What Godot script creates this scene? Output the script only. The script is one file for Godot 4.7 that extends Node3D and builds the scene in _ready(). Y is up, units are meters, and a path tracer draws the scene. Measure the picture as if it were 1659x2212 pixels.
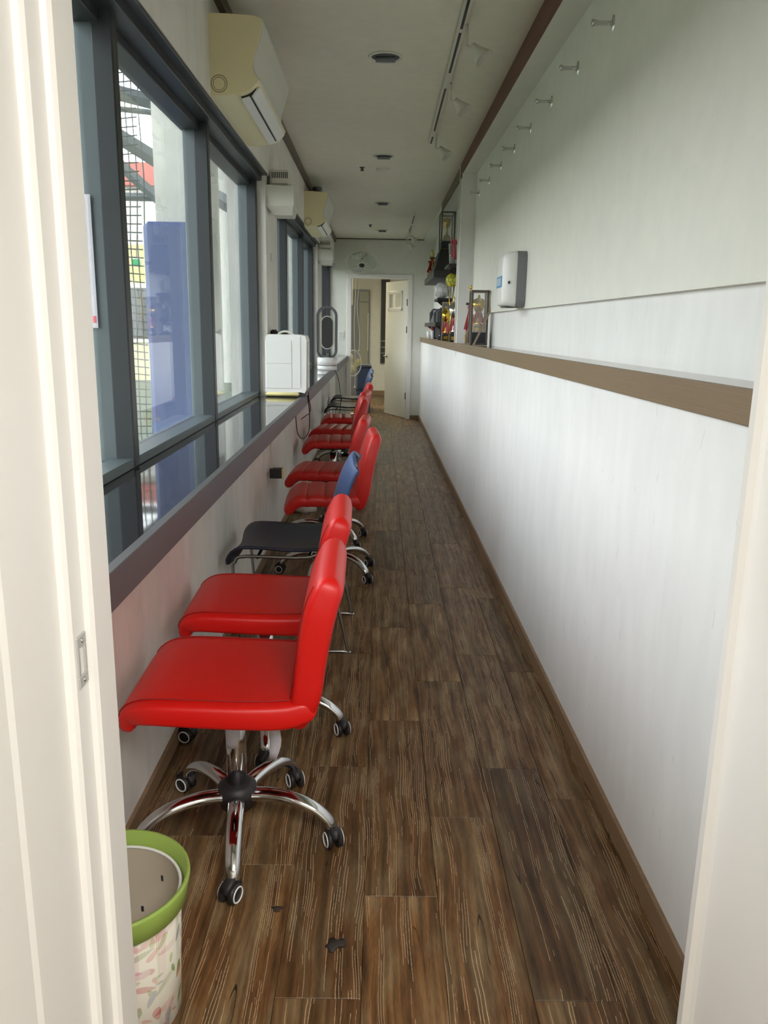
extends Node3D

var used := {}
var M := {}
var rng := RandomNumberGenerator.new()


func _ready() -> void:
	rng.seed = 7
	setup_view()
	make_materials()
	build_shell()
	build_windows()
	build_counter()
	build_floor()
	build_outside()
	build_chairs()
	build_left_things()
	build_ceiling_things()
	build_right_things()
	build_trophies()
	build_far_end()
	build_small_things()


# ---------------------------------------------------------------- camera, sky, light
func setup_view() -> void:
	var cam := Camera3D.new()
	cam.name = "camera"
	add_child(cam)
	cam.position = Vector3(0, 1.4, 0)
	cam.rotation_degrees = Vector3(-13.149, -0.4628, 0.96465)
	cam.fov = 65.484
	cam.near = 0.05
	cam.current = true
	var env := Environment.new()
	env.tonemap_mode = Environment.TONE_MAPPER_LINEAR
	env.tonemap_exposure = 0.52
	env.background_mode = Environment.BG_SKY
	env.sdfgi_enabled = true
	env.ssao_enabled = true
	env.ssil_enabled = true
	var sm := ProceduralSkyMaterial.new()
	sm.sky_top_color = Color(0.88, 0.91, 0.93)
	sm.sky_horizon_color = Color(0.95, 0.97, 0.965)
	sm.ground_horizon_color = Color(0.70, 0.72, 0.70)
	sm.ground_bottom_color = Color(0.45, 0.48, 0.44)
	sm.sky_energy_multiplier = 3.25
	sm.ground_energy_multiplier = 0.35
	var sky := Sky.new()
	sky.sky_material = sm
	env.sky = sky
	var we := WorldEnvironment.new()
	we.name = "environment"
	we.environment = env
	add_child(we)
	# ceiling lamp of the room the photographer stands in
	area_light("entrance_room_light", Vector3(0.55, 2.50, 0.75), Vector2(1.1, 1.1), 17.0, Color(1.0, 0.985, 0.975))
	# lamp of the room behind the far door
	area_light("back_room_light", Vector3(-0.55, 2.46, -13.9), Vector2(1.0, 0.16), 9.0, Color(1.0, 0.97, 0.86))


func area_light(called: String, at: Vector3, size: Vector2, energy: float, c: Color) -> void:
	var l := AreaLight3D.new()
	l.name = called
	add_child(l)
	l.position = at
	l.rotation_degrees = Vector3(-90, 0, 0)
	l.area_size = size
	l.light_energy = energy
	l.light_color = c
	l.area_range = 14.0
	l.area_attenuation = 2.0
	l.shadow_enabled = true


# ---------------------------------------------------------------- naming helpers
func numbered(called: String) -> String:
	if not used.has(called):
		used[called] = 0
		return called
	used[called] += 1
	return "%s_%03d" % [called, used[called]]


func tag(o: Node, label: String, category: String, group := "") -> Node:
	o.set_meta("label", label)
	o.set_meta("category", category)
	if group != "":
		o.set_meta("group", group)
	return o


func thing(called: String, label: String, category: String, at := Vector3.ZERO, turn := 0.0, group := "") -> Node3D:
	var o := Node3D.new()
	o.name = numbered(called)
	add_child(o)
	o.position = at
	o.rotation.y = turn
	tag(o, label, category, group)
	return o


func obj(called: String, st: SurfaceTool, m: Material, parent: Node = null) -> MeshInstance3D:
	st.generate_normals()
	return inst(called, st.commit(), m, parent)


func inst(called: String, mesh: Mesh, m: Material, parent: Node = null) -> MeshInstance3D:
	var o := MeshInstance3D.new()
	o.mesh = mesh
	o.material_override = m
	if parent == null:
		o.name = numbered(called)
		add_child(o)
	else:
		o.name = called
		parent.add_child(o, true)
	return o


func struct(called: String, st: SurfaceTool, m: Material, label: String, category: String) -> MeshInstance3D:
	var o := obj(called, st, m)
	tag(o, label, category)
	o.set_meta("kind", "structure")
	return o


func struct_node(called: String, label: String, category: String) -> Node3D:
	var o := thing(called, label, category)
	o.set_meta("kind", "structure")
	return o


func dup(root: Node3D, at: Vector3, turn: float, label: String) -> Node3D:
	var base: String = root.get_meta("base_name")
	var r: Node3D = root.duplicate()
	r.name = numbered(base)
	add_child(r)
	r.position = at
	r.rotation.y = turn
	r.set_meta("label", label)
	return r


# ---------------------------------------------------------------- mesh helpers
func S(smooth := false) -> SurfaceTool:
	var st := SurfaceTool.new()
	st.begin(Mesh.PRIMITIVE_TRIANGLES)
	st.set_smooth_group(0 if smooth else -1)
	return st


func tri(st: SurfaceTool, a: Vector3, b: Vector3, c: Vector3, o: Vector3) -> void:
	var n := (a - c).cross(a - b)
	if n.dot((a + b + c) / 3.0 - o) < 0.0:
		var t := b
		b = c
		c = t
	st.add_vertex(a)
	st.add_vertex(b)
	st.add_vertex(c)


func tq(st: SurfaceTool, a: Vector3, b: Vector3, c: Vector3, d: Vector3, o: Vector3) -> void:
	tri(st, a, b, c, o)
	tri(st, a, c, d, o)


# p: 8 corners, bit 0 = x, bit 1 = y, bit 2 = z
func hexa(st: SurfaceTool, p: Array) -> void:
	var o := Vector3.ZERO
	for q in p:
		o += q / 8.0
	for f in [[0, 2, 6, 4], [1, 3, 7, 5], [0, 1, 5, 4], [2, 3, 7, 6], [0, 1, 3, 2], [4, 5, 7, 6]]:
		tq(st, p[f[0]], p[f[1]], p[f[2]], p[f[3]], o)


func bx(st: SurfaceTool, a: Vector3, b: Vector3, t := Transform3D()) -> void:
	var p := []
	for i in 8:
		p.append(t * Vector3(b.x if i & 1 else a.x, b.y if i & 2 else a.y, b.z if i & 4 else a.z))
	hexa(st, p)


# box with chamfered edges
func bb(st: SurfaceTool, a: Vector3, b: Vector3, bev: float, t := Transform3D()) -> void:
	var c := (a + b) * 0.5
	var h := ((b - a) * 0.5).abs()
	var e := minf(bev, minf(h.x, minf(h.y, h.z)) * 0.9)
	var o := t * c
	var P := func(k: int, sx: int, sy: int, sz: int) -> Vector3:
		var v := h - Vector3(e, e, e)
		v[k] = h[k]
		return t * (c + v * Vector3(sx, sy, sz))
	for k in 3:
		for s in [-1, 1]:
			var q := []
			for w in [[-1, -1], [1, -1], [1, 1], [-1, 1]]:
				var g := [0, 0, 0]
				g[k] = s
				g[(k + 1) % 3] = w[0]
				g[(k + 2) % 3] = w[1]
				q.append(P.call(k, g[0], g[1], g[2]))
			tq(st, q[0], q[1], q[2], q[3], o)
		var k2 := (k + 1) % 3
		var k3 := (k + 2) % 3
		for s in [-1, 1]:
			for s2 in [-1, 1]:
				var g1 := [0, 0, 0]
				g1[k] = s
				g1[k2] = s2
				g1[k3] = -1
				var g2 := g1.duplicate()
				g2[k3] = 1
				tq(st, P.call(k, g1[0], g1[1], g1[2]), P.call(k, g2[0], g2[1], g2[2]), P.call(k2, g2[0], g2[1], g2[2]), P.call(k2, g1[0], g1[1], g1[2]), o)
	for sx in [-1, 1]:
		for sy in [-1, 1]:
			for sz in [-1, 1]:
				tri(st, P.call(0, sx, sy, sz), P.call(1, sx, sy, sz), P.call(2, sx, sy, sz), o)


func grid(st: SurfaceTool, rows: Array, closed := true, caps := true) -> void:
	var n: int = rows[0].size()
	var m := n if closed else n - 1
	for i in rows.size() - 1:
		for j in m:
			var a: Vector3 = rows[i][j]
			var b: Vector3 = rows[i][(j + 1) % n]
			var c: Vector3 = rows[i + 1][(j + 1) % n]
			var d: Vector3 = rows[i + 1][j]
			if a.distance_squared_to(b) > 1e-12:
				st.add_vertex(a); st.add_vertex(b); st.add_vertex(c)
			if c.distance_squared_to(d) > 1e-12:
				st.add_vertex(a); st.add_vertex(c); st.add_vertex(d)
	if caps and closed:
		for e in [0, rows.size() - 1]:
			var mid := Vector3.ZERO
			for v in rows[e]:
				mid += v / float(n)
			if mid.distance_squared_to(rows[e][0]) < 1e-10:
				continue
			for j in n:
				var p: Vector3 = rows[e][j]
				var q: Vector3 = rows[e][(j + 1) % n]
				if e == 0:
					st.add_vertex(mid); st.add_vertex(q); st.add_vertex(p)
				else:
					st.add_vertex(mid); st.add_vertex(p); st.add_vertex(q)


# prof: array of Vector2(radius, height), turned about local y
func lathe(st: SurfaceTool, prof: Array, seg := 20, t := Transform3D()) -> void:
	var rows := []
	for p in prof:
		var r := PackedVector3Array()
		for k in seg:
			var a := TAU * k / seg
			r.append(t * Vector3(p.x * cos(a), p.y, p.x * sin(a)))
		rows.append(r)
	grid(st, rows, true, false)


func tube(st: SurfaceTool, pts: Array, r: float, seg := 8, r2 := -1.0, flat := 1.0, closed := false) -> void:
	var rows := []
	var n := pts.size()
	var up := Vector3.UP
	if absf((pts[1] - pts[0]).normalized().dot(up)) > 0.95:
		up = Vector3.RIGHT
	for i in n:
		var a: Vector3 = pts[i - 1] if i > 0 else (pts[n - 2] if closed else pts[i])
		var b: Vector3 = pts[i + 1] if i < n - 1 else (pts[1] if closed else pts[i])
		var d := (b - a).normalized()
		var s := d.cross(up).normalized()
		var u := s.cross(d).normalized()
		up = u
		var rr := r if r2 < 0.0 else lerpf(r, r2, float(i) / (n - 1))
		var row := PackedVector3Array()
		for k in seg:
			var w := TAU * k / seg
			row.append(pts[i] + s * cos(w) * rr + u * sin(w) * rr * flat)
		rows.append(row)
	grid(st, rows, true, not closed)


func curve(pts: Array, steps := 6) -> Array:
	var out := []
	var n := pts.size()
	for i in n - 1:
		var p0 = pts[max(i - 1, 0)]
		var p3 = pts[min(i + 2, n - 1)]
		for k in steps:
			out.append(pts[i].cubic_interpolate(pts[i + 1], p0, p3, float(k) / steps))
	out.append(pts[n - 1])
	return out


func ring_pts(r: float, n: int, t: Transform3D, sx := 1.0) -> Array:
	var out := []
	for k in n + 1:
		var a := TAU * k / n
		out.append(t * Vector3(r * cos(a) * sx, 0, r * sin(a)))
	return out


# polygon in local x, y pushed along local z from z0 to z1
func prism(st: SurfaceTool, poly: Array, z0: float, z1: float, t := Transform3D()) -> void:
	var pk := PackedVector2Array(poly)
	var idx := Geometry2D.triangulate_polygon(pk)
	var area := 0.0
	for i in pk.size():
		area += pk[i].cross(pk[(i + 1) % pk.size()])
	var ccw := area > 0.0
	for side in 2:
		var z := z1 if side else z0
		for i in range(0, idx.size(), 3):
			var a := t * Vector3(pk[idx[i]].x, pk[idx[i]].y, z)
			var b := t * Vector3(pk[idx[i + 1]].x, pk[idx[i + 1]].y, z)
			var c := t * Vector3(pk[idx[i + 2]].x, pk[idx[i + 2]].y, z)
			tri(st, a, b, c, t * Vector3(pk[idx[i]].x, pk[idx[i]].y, (z0 + z1) * 0.5))
	for i in pk.size():
		var p := pk[i]
		var q := pk[(i + 1) % pk.size()]
		var d := q - p
		var nrm := Vector2(d.y, -d.x) if ccw else Vector2(-d.y, d.x)
		var mid := (p + q) * 0.5 - nrm.normalized() * 0.01
		tq(st, t * Vector3(p.x, p.y, z0), t * Vector3(q.x, q.y, z0), t * Vector3(q.x, q.y, z1), t * Vector3(p.x, p.y, z1), t * Vector3(mid.x, mid.y, (z0 + z1) * 0.5))


func star(c: Vector2, n: int, r: float) -> Array:
	var out := []
	for k in n:
		var a := TAU * k / n
		out.append(c + Vector2(cos(a), sin(a)) * r)
	return out


# upholstered pad: rows of Vector4(x, y, half width, thickness) swept in the x-y plane, rounded section and ends
func pad(st: SurfaceTool, path: Array, seg := 28, power := 0.42) -> void:
	var n := path.size()
	var rows := []
	var put := func(c: Vector2, nr: Vector2, hw: float, ht: float) -> void:
		var row := PackedVector3Array()
		for k in seg:
			var a := TAU * (k + 0.5) / seg
			var cc := signf(cos(a)) * pow(absf(cos(a)), power)
			var ss := signf(sin(a)) * pow(absf(sin(a)), power)
			row.append(Vector3(c.x + nr.x * ht * ss, c.y + nr.y * ht * ss, hw * cc))
		rows.append(row)
	for i in n:
		var a: Vector4 = path[max(i - 1, 0)]
		var b: Vector4 = path[min(i + 1, n - 1)]
		var d := Vector2(b.x - a.x, b.y - a.y).normalized()
		var nr := Vector2(-d.y, d.x)
		var p: Vector4 = path[i]
		var c := Vector2(p.x, p.y)
		var r := p.w * 0.5
		if i == 0:
			for k in 4:
				var w := PI * 0.5 * k / 4.0
				put.call(c - d * r * cos(w), nr, p.z - r * 0.8 * (1.0 - sin(w)), maxf(r * sin(w), 0.002))
		put.call(c, nr, p.z, r)
		if i == n - 1:
			for k in range(3, -1, -1):
				var w := PI * 0.5 * k / 4.0
				put.call(c + d * r * cos(w), nr, p.z - r * 0.8 * (1.0 - sin(w)), maxf(r * sin(w), 0.002))
	grid(st, rows)


# the right-hand wall runs a touch skew to the corridor
func rx(z: float, off := 0.0) -> float:
	return 0.70 + 0.0065 * z + off


func ly(z: float) -> float:
	return 1.305 + 0.0052 * z


func cy(z: float) -> float:
	return 2.77 + 0.0097 * z


func rwall(st: SurfaceTool, o0: float, o1: float, y0, y1, z0: float, z1: float) -> void:
	var p := []
	for i in 8:
		var z := z1 if i & 4 else z0
		var yy = y1 if i & 2 else y0
		var y: float = yy.call(z) if yy is Callable else yy
		p.append(Vector3(rx(z, o1 if i & 1 else o0), y, z))
	hexa(st, p)


func lwall(st: SurfaceTool, x0: float, x1: float, y0, y1, z0: float, z1: float) -> void:
	var p := []
	for i in 8:
		var z := z1 if i & 4 else z0
		var yy = y1 if i & 2 else y0
		var y: float = yy.call(z) if yy is Callable else yy
		p.append(Vector3(x1 if i & 1 else x0, y, z))
	hexa(st, p)


# ---------------------------------------------------------------- materials
func mat(c: Color, rough := 0.6, metal := 0.0) -> StandardMaterial3D:
	var m := StandardMaterial3D.new()
	m.albedo_color = c
	m.roughness = rough
	m.metallic = metal
	return m


func c8(r: int, g: int, b: int) -> Color:
	return Color(r / 255.0, g / 255.0, b / 255.0)


func noise(f: float, s: int, oct := 3) -> FastNoiseLite:
	var n := FastNoiseLite.new()
	n.noise_type = FastNoiseLite.TYPE_SIMPLEX_SMOOTH
	n.frequency = f
	n.seed = s
	n.fractal_octaves = oct
	return n


func painted(base: Color, spread: float, s: int, stretch: float, scuffs := 0) -> StandardMaterial3D:
	# brushed wall paint: faint upright streaks, mottling, a few scuffs
	var w := 512
	var n1 := noise(0.03, s)
	var n2 := noise(0.008, s + 1)
	var n3 := noise(0.25, s + 2, 1)
	var im := Image.create(w, w, false, Image.FORMAT_RGB8)
	for y in w:
		for x in w:
			var k := 1.0 + spread * (n1.get_noise_2d(x, y * stretch) * 0.9 + n2.get_noise_2d(x, y * 0.6) * 0.8 + n3.get_noise_2d(x, y) * 0.15)
			im.set_pixel(x, y, Color(base.r * k, base.g * k, base.b * k))
	var r := RandomNumberGenerator.new()
	r.seed = s
	for i in scuffs:
		var p := Vector2(r.randf_range(20, w - 20), r.randf_range(20, w - 20))
		var d := Vector2(r.randf_range(-0.5, 0.5), 1).normalized()
		var len := r.randi_range(4, 14)
		for k in len:
			var q := p + d * k
			var old := im.get_pixelv(Vector2i(q))
			im.set_pixelv(Vector2i(q), old * 0.93)
	var m := mat(Color.WHITE, 0.55)
	m.albedo_texture = ImageTexture.create_from_image(im)
	m.uv1_triplanar = true
	m.uv1_world_triplanar = true
	m.uv1_scale = Vector3(0.55, 0.55, 0.55)
	return m


func plank_material(s: int, tint: float) -> StandardMaterial3D:
	var w := 320
	var h := 1024
	var warp := noise(1.0, s, 2)
	var cl := noise(1.0, s + 11, 2)
	var br := noise(1.0, s + 23, 2)
	var tone := noise(1.0, s + 37, 3)
	var crack := noise(1.0, s + 51, 2)
	var fine := noise(0.5, s + 67, 1)
	var im := Image.create(w, h, false, Image.FORMAT_RGB8)
	for y in h:
		var v := y / float(h) * 0.92
		for x in w:
			var u := x / float(w) * 0.185
			var uw := u + 0.015 * warp.get_noise_2d(u * 5.0 + 3.0, v * 1.6) + 0.0012 * warp.get_noise_2d(u * 30.0, v * 9.0)
			var t := tone.get_noise_2d(uw * 50.0, v * 1.3)
			var t2 := tone.get_noise_2d(u * 10.0 + 40.0, v * 3.0)
			var k := tint * (1.0 + 0.36 * t + 0.42 * t2 + 0.14 * fine.get_noise_2d(x, y * 0.05))
			var col := Color(0.440, 0.310, 0.180) * k
			col = col.lerp(Color(0.40, 0.325, 0.225) * k, clampf(0.4 + 1.6 * t2, 0.0, 1.0))
			# dark splits along the grain
			var cr := absf(crack.get_noise_2d(uw * 16.0, v * 0.9))
			if cr < 0.012 and br.get_noise_2d(u * 10.0, v * 2.0 + 9.0) > 0.05:
				col = col * 0.42
			# pale limed pores in bands, long thin lines
			var band := cl.get_noise_2d(u * 22.0, v * 0.7)
			var ph := fposmod(uw * 170.0, 1.0)
			if ph < 0.22 and band > 0.03 and br.get_noise_2d(floor(uw * 170.0) * 7.3, v * 3.6) > -0.16:
				col = col.lerp(Color(0.80, 0.71, 0.58), 0.74)
			im.set_pixel(x, y, col)
	var m := mat(Color.WHITE, 0.45)
	m.albedo_texture = ImageTexture.create_from_image(im)
	m.metallic_specular = 0.4
	return m


func grain_material(base: Color, s: int, along: Vector3) -> StandardMaterial3D:
	var w := 256
	var n1 := noise(0.2, s)
	var im := Image.create(w, w, false, Image.FORMAT_RGB8)
	for y in w:
		for x in w:
			var k := 1.0 + 0.10 * n1.get_noise_2d(x * 0.06, y) + 0.05 * n1.get_noise_2d(x * 0.5, y * 3.0)
			im.set_pixel(x, y, Color(base.r * k, base.g * k, base.b * k))
	var m := mat(Color.WHITE, 0.5)
	m.albedo_texture = ImageTexture.create_from_image(im)
	m.uv1_triplanar = true
	m.uv1_world_triplanar = true
	m.uv1_scale = along
	return m


func floral_material() -> StandardMaterial3D:
	# printed sprigs on a cream bin
	var w := 512
	var im := Image.create(w, w, false, Image.FORMAT_RGB8)
	im.fill(c8(226, 220, 204))
	var r := RandomNumberGenerator.new()
	r.seed = 21
	var cols := [c8(142, 168, 82), c8(110, 140, 66), c8(205, 120, 92), c8(200, 150, 160), c8(150, 158, 166), c8(190, 90, 96)]
	for i in 130:
		var c := Vector2(r.randf() * w, r.randf() * w)
		var a := r.randf() * TAU
		var L := r.randf_range(10, 26)
		var W := L * r.randf_range(0.28, 0.5)
		var col: Color = cols[r.randi() % cols.size()]
		for yy in range(-28, 29):
			for xx in range(-28, 29):
				var d := Vector2(xx, yy).rotated(a)
				if pow(d.x / L, 2) + pow(d.y / (W * (1.0 - 0.4 * d.x / L)), 2) < 1.0:
					im.set_pixel(posmod(int(c.x) + xx, w), posmod(int(c.y) + yy, w), col)
	var m := mat(Color.WHITE, 0.45)
	m.albedo_texture = ImageTexture.create_from_image(im)
	m.uv1_triplanar = true
	m.uv1_scale = Vector3(2.6, 2.6, 2.6)
	return m


func make_materials() -> void:
	M.wall_r = painted(c8(230, 230, 227), 0.020, 3, 0.3, 60)
	M.wall_l = painted(c8(230, 226, 218), 0.04, 5, 0.4, 30)
	M.wall_n = painted(c8(226, 225, 215), 0.016, 9, 0.8, 6)
	M.ceiling = painted(c8(226, 221, 203), 0.02, 13, 1.0)
	M.frame_white = mat(c8(232, 228, 222), 0.38)
	M.trim_red = grain_material(c8(104, 60, 46), 4, Vector3(0.6, 3, 0.6))
	M.trim_brown = grain_material(c8(96, 84, 68), 5, Vector3(0.6, 3, 0.6))
	M.ledge = grain_material(c8(120, 99, 72), 6, Vector3(0.5, 8, 0.5))
	M.ledge_top = grain_material(c8(120, 99, 72), 6, Vector3(0.5, 8, 0.5))
	M.ledge_top.roughness = 0.12
	M.baseboard = grain_material(c8(138, 112, 84), 8, Vector3(0.6, 5, 0.6))
	M.alu = mat(c8(54, 58, 62), 0.40, 0.1)
	M.alu_lit = mat(c8(98, 108, 112), 0.38, 0.2)  # same frame metal, daylight near the glass put into a paler colour
	M.fascia = mat(c8(82, 80, 82), 0.45)
	M.counter = mat(c8(34, 34, 37), 0.04)
	M.counter.metallic_specular = 0.62
	M.glass = mat(Color(0.93, 0.97, 0.96, 0.10), 0.02)
	M.glass.transparency = BaseMaterial3D.TRANSPARENCY_ALPHA
	M.acrylic = mat(Color(0.96, 0.97, 0.97, 0.10), 0.03)
	M.acrylic.transparency = BaseMaterial3D.TRANSPARENCY_ALPHA
	M.red = mat(c8(218, 16, 10), 0.40)
	M.red2 = mat(c8(196, 30, 24), 0.40)
	M.seam = mat(c8(150, 22, 18), 0.5)
	M.chrome = mat(c8(205, 205, 205), 0.10, 1.0)
	M.steel = mat(c8(170, 170, 168), 0.25, 1.0)
	M.strike = mat(c8(186, 184, 180), 0.45, 0.3)
	M.black = mat(c8(34, 31, 31), 0.5)
	M.black2 = mat(c8(48, 46, 45), 0.55)
	M.navy = mat(c8(40, 42, 58), 0.45)
	M.blue = mat(c8(62, 84, 128), 0.42)
	M.padblue = mat(c8(46, 68, 128), 0.5)
	M.white = mat(c8(232, 232, 228), 0.3)
	M.white2 = mat(c8(214, 212, 200), 0.4)
	M.cream = mat(c8(230, 219, 176), 0.4)
	M.yellowed = mat(c8(226, 214, 150), 0.35)
	M.grey = mat(c8(120, 122, 126), 0.45)
	M.grey_dark = mat(c8(84, 86, 88), 0.6)
	M.green = mat(c8(150, 176, 84), 0.4)
	M.floral = floral_material()
	M.bin_in = mat(c8(196, 184, 164), 0.6)
	M.paper = mat(c8(206, 204, 212), 0.7)
	M.gold = mat(c8(214, 180, 74), 0.22, 1.0)
	M.silver = mat(c8(216, 214, 210), 0.16, 1.0)
	M.ribbon = mat(c8(216, 104, 114), 0.35)
	M.ribbon_red = mat(c8(178, 34, 40), 0.35)
	M.wood = grain_material(c8(150, 132, 106), 15, Vector3(3, 3, 3))
	M.yellow = mat(c8(206, 204, 70), 0.4)
	M.turf = painted(c8(62, 78, 48), 0.25, 31, 1.0)
	M.concrete = painted(c8(200, 200, 192), 0.06, 33, 0.7)
	M.net = mat(c8(58, 62, 62), 0.8)
	M.beam = mat(c8(92, 100, 102), 0.6)
	M.label_blue = mat(c8(70, 142, 190), 0.4)
	M.planks = []
	for i in 6:
		M.planks.append(plank_material(100 + i * 71, [1.0, 0.88, 1.08, 0.80, 0.96, 0.92][i]))


# ---------------------------------------------------------------- the room
func build_shell() -> void:
	var st := S()
	# ceiling over corridor and niches
	lwall(st, -1.0, 1.1, cy, func(z): return cy(z) + 0.12, -1.0, -12.5)
	struct("ceiling", st, M.ceiling, "off-white painted corridor ceiling with recessed downlights", "ceiling")
	# left wall: below the counter, above the windows, and the piers between the windows
	st = S()
	lwall(st, -0.95, -0.68, 0.0, 0.90, -1.05, -12.45)
	lwall(st, -0.95, -0.70, 2.29, func(z): return cy(z) + 0.02, -1.05, -12.45)
	lwall(st, -0.95, -0.715, 0.90, 2.29, -5.17, -5.72)
	lwall(st, -0.95, -0.715, 0.90, 2.29, -9.32, -9.96)
	struct("wall_left", st, M.wall_l, "off-white window wall with piers, stained below the counter", "wall")
	st = S()
	lwall(st, -0.68, -0.668, 0.0, 0.05, -1.05, -12.35)
	struct("baseboard_left", st, M.baseboard, "thin brown baseboard under the window counter", "baseboard")
	# right wall with a shallow niche above the ledge
	st = S()
	rwall(st, 0.0, 0.30, 0.0, func(z): return ly(z) - 0.07, -1.05, -12.45)
	rwall(st, 0.145, 0.30, 1.15, 1.60, -1.05, -7.0)
	rwall(st, 0.17, 0.30, 1.15, 2.70, -7.0, -12.45)
	rwall(st, 0.0, 0.20, 1.15, 2.64, -7.0, -7.06)
	struct("wall_right", st, M.wall_r, "white brush-painted corridor wall below the brown ledge", "wall")
	st = S()
	rwall(st, 0.12, 0.20, 1.505, 2.66, -1.05, -7.0)
	struct("wall_niche", st, M.wall_n, "white upper wall panel with chrome pegs and a shadow gap beneath", "wall")
	st = S()
	rwall(st, 0.004, 0.30, 2.63, func(z): return cy(z) + 0.02, -1.05, -12.45)
	struct("wall_header", st, M.wall_n, "plaster header along the top of the niche", "wall")
	st = S()
	rwall(st, -0.012, 0.004, 2.63, func(z): return cy(z) + 0.01, -1.05, -7.02)
	struct("trim_1", st, M.trim_red, "reddish brown ceiling trim above the niche with pegs", "trim")
	st = S()
	rwall(st, -0.008, 0.004, 2.60, func(z): return cy(z) + 0.01, -7.02, -9.0)
	struct("trim_2", st, M.trim_brown, "dark brown ceiling trim above the trophies", "trim")
	st = S()
	lwall(st, -0.70, -0.672, func(z): return cy(z) - 0.055, func(z): return cy(z) + 0.01, -1.05, -12.35)
	struct("trim_3", st, M.trim_brown, "dark brown ceiling trim above the air conditioners", "trim")
	st = S()
	bx(st, Vector3(-0.70, 2.638, -12.35), Vector3(0.80, 2.66, -12.325))
	struct("trim_4", st, M.trim_brown, "thin dark trim where ceiling meets the wall with the fan", "trim")
	st = S()
	rwall(st, -0.012, 0.0, 0.0, 0.06, -1.05, -12.35)
	struct("baseboard_right", st, M.baseboard, "brown baseboard along the white brush-painted wall", "baseboard")
	# ledge
	var lg := struct_node("trim_5", "brown wood-fronted ledge running along the white wall", "ledge")
	st = S()
	rwall(st, -0.014, 0.006, func(z): return ly(z) - 0.066, ly, -1.05, -12.35)
	obj("fascia", st, M.ledge, lg)
	st = S()
	rwall(st, 0.006, 0.172, func(z): return ly(z) - 0.07, func(z): return ly(z) - 0.002, -1.05, -12.35)
	obj("ledge_top", st, M.ledge_top, lg)
	# wall with the doorway the camera looks through
	st = S()
	bx(st, Vector3(-1.7, 0, -1.04), Vector3(-0.45, 2.9, -0.68))
	bx(st, Vector3(0.57, 0, -1.04), Vector3(1.7, 2.9, -0.68))
	bx(st, Vector3(-0.45, 2.14, -1.04), Vector3(0.57, 2.9, -0.68))
	struct("wall_front", st, M.wall_n, "white wall around the entrance doorway", "wall")
	var fr := struct_node("door_1", "white moulded door frame with a metal strike plate", "door frame")
	var up := Transform3D(Basis(Vector3.RIGHT, -PI / 2), Vector3.ZERO)   # prism x, y, z -> world x, z(-y), y
	st = S()
	prism(st, [Vector2(-0.371, 1.056), Vector2(-0.371, 0.992), Vector2(-0.375, 0.986), Vector2(-0.382, 0.984), Vector2(-0.382, 0.944), Vector2(-0.386, 0.938), Vector2(-0.394, 0.936), Vector2(-0.394, 0.80), Vector2(-0.397, 0.79), Vector2(-0.397, 0.66), Vector2(-0.47, 0.66), Vector2(-0.47, 1.056)], 0.0, 2.14, up)
	obj("jamb", st, M.frame_white, fr)
	st = S()
	prism(st, [Vector2(0.492, 1.056), Vector2(0.490, 1.036), Vector2(0.498, 1.03), Vector2(0.502, 1.022), Vector2(0.502, 0.66), Vector2(0.59, 0.66), Vector2(0.59, 1.056)], 0.0, 2.14, up)
	obj("jamb", st, M.frame_white, fr)
	st = S()
	bx(st, Vector3(-0.47, 2.10, -1.056), Vector3(0.59, 2.16, -0.66))
	obj("head", st, M.frame_white, fr)
	# strike plate in the rebate of the left jamb
	st = S()
	for q in [[0.936, 0.952], [0.990, 1.006]]:
		bb(st, Vector3(-0.383, q[0], -0.980), Vector3(-0.3795, q[1], -0.950), 0.001)
	bb(st, Vector3(-0.383, 0.952, -0.980), Vector3(-0.3795, 0.990, -0.972), 0.001)
	bb(st, Vector3(-0.383, 0.952, -0.957), Vector3(-0.3795, 0.990, -0.950), 0.001)
	var sp := obj("strike_plate", st, M.strike, fr)
	st = S(true)
	for y in [0.944, 0.998]:
		lathe(st, [Vector2(0, 0.0018), Vector2(0.003, 0.0012), Vector2(0.0036, 0)], 10, Transform3D(Basis(Vector3.BACK, -PI / 2), Vector3(-0.3795, y, -0.966)))
	obj("screw", st, M.chrome, sp)
	# the room the camera stands in
	st = S()
	bx(st, Vector3(-1.8, 0, -0.68), Vector3(-1.6, 2.7, 2.5))
	struct("wall_room_left", st, M.wall_n, "white wall of the entrance room", "wall")
	st = S()
	bx(st, Vector3(1.6, 0, -0.68), Vector3(1.8, 2.7, 2.5))
	struct("wall_room_right", st, M.wall_n, "white wall of the entrance room", "wall")
	st = S()
	bx(st, Vector3(-1.8, 0, 2.4), Vector3(1.8, 2.7, 2.6))
	struct("wall_room_back", st, M.wall_n, "white back wall of the entrance room", "wall")
	st = S()
	bx(st, Vector3(-1.8, 2.6, -0.9), Vector3(1.8, 2.75, 2.6))
	struct("ceiling_room", st, M.ceiling, "white ceiling of the entrance room", "ceiling")
	var lamp := thing("ceiling_lamp", "square white ceiling lamp of the entrance room", "lamp", Vector3(0.55, 2.6, 0.75))
	st = S()
	bb(st, Vector3(-0.6, -0.06, -0.6), Vector3(0.6, 0, 0.6), 0.01)
	obj("housing", st, M.white, lamp)
	st = S()
	bx(st, Vector3(-0.55, -0.066, -0.55), Vector3(0.55, -0.060, 0.55))
	var lm := mat(Color.WHITE, 0.4)
	lm.emission_enabled = true
	lm.emission = Color(1.0, 0.96, 0.91)
	lm.emission_energy_multiplier = 1.0
	obj("diffuser", st, lm, lamp)
	# far wall with the open door
	st = S()
	bx(st, Vector3(-0.95, 0, -12.50), Vector3(-0.50, 2.75, -12.35))
	bx(st, Vector3(0.46, 0, -12.50), Vector3(1.1, 2.75, -12.35))
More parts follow.
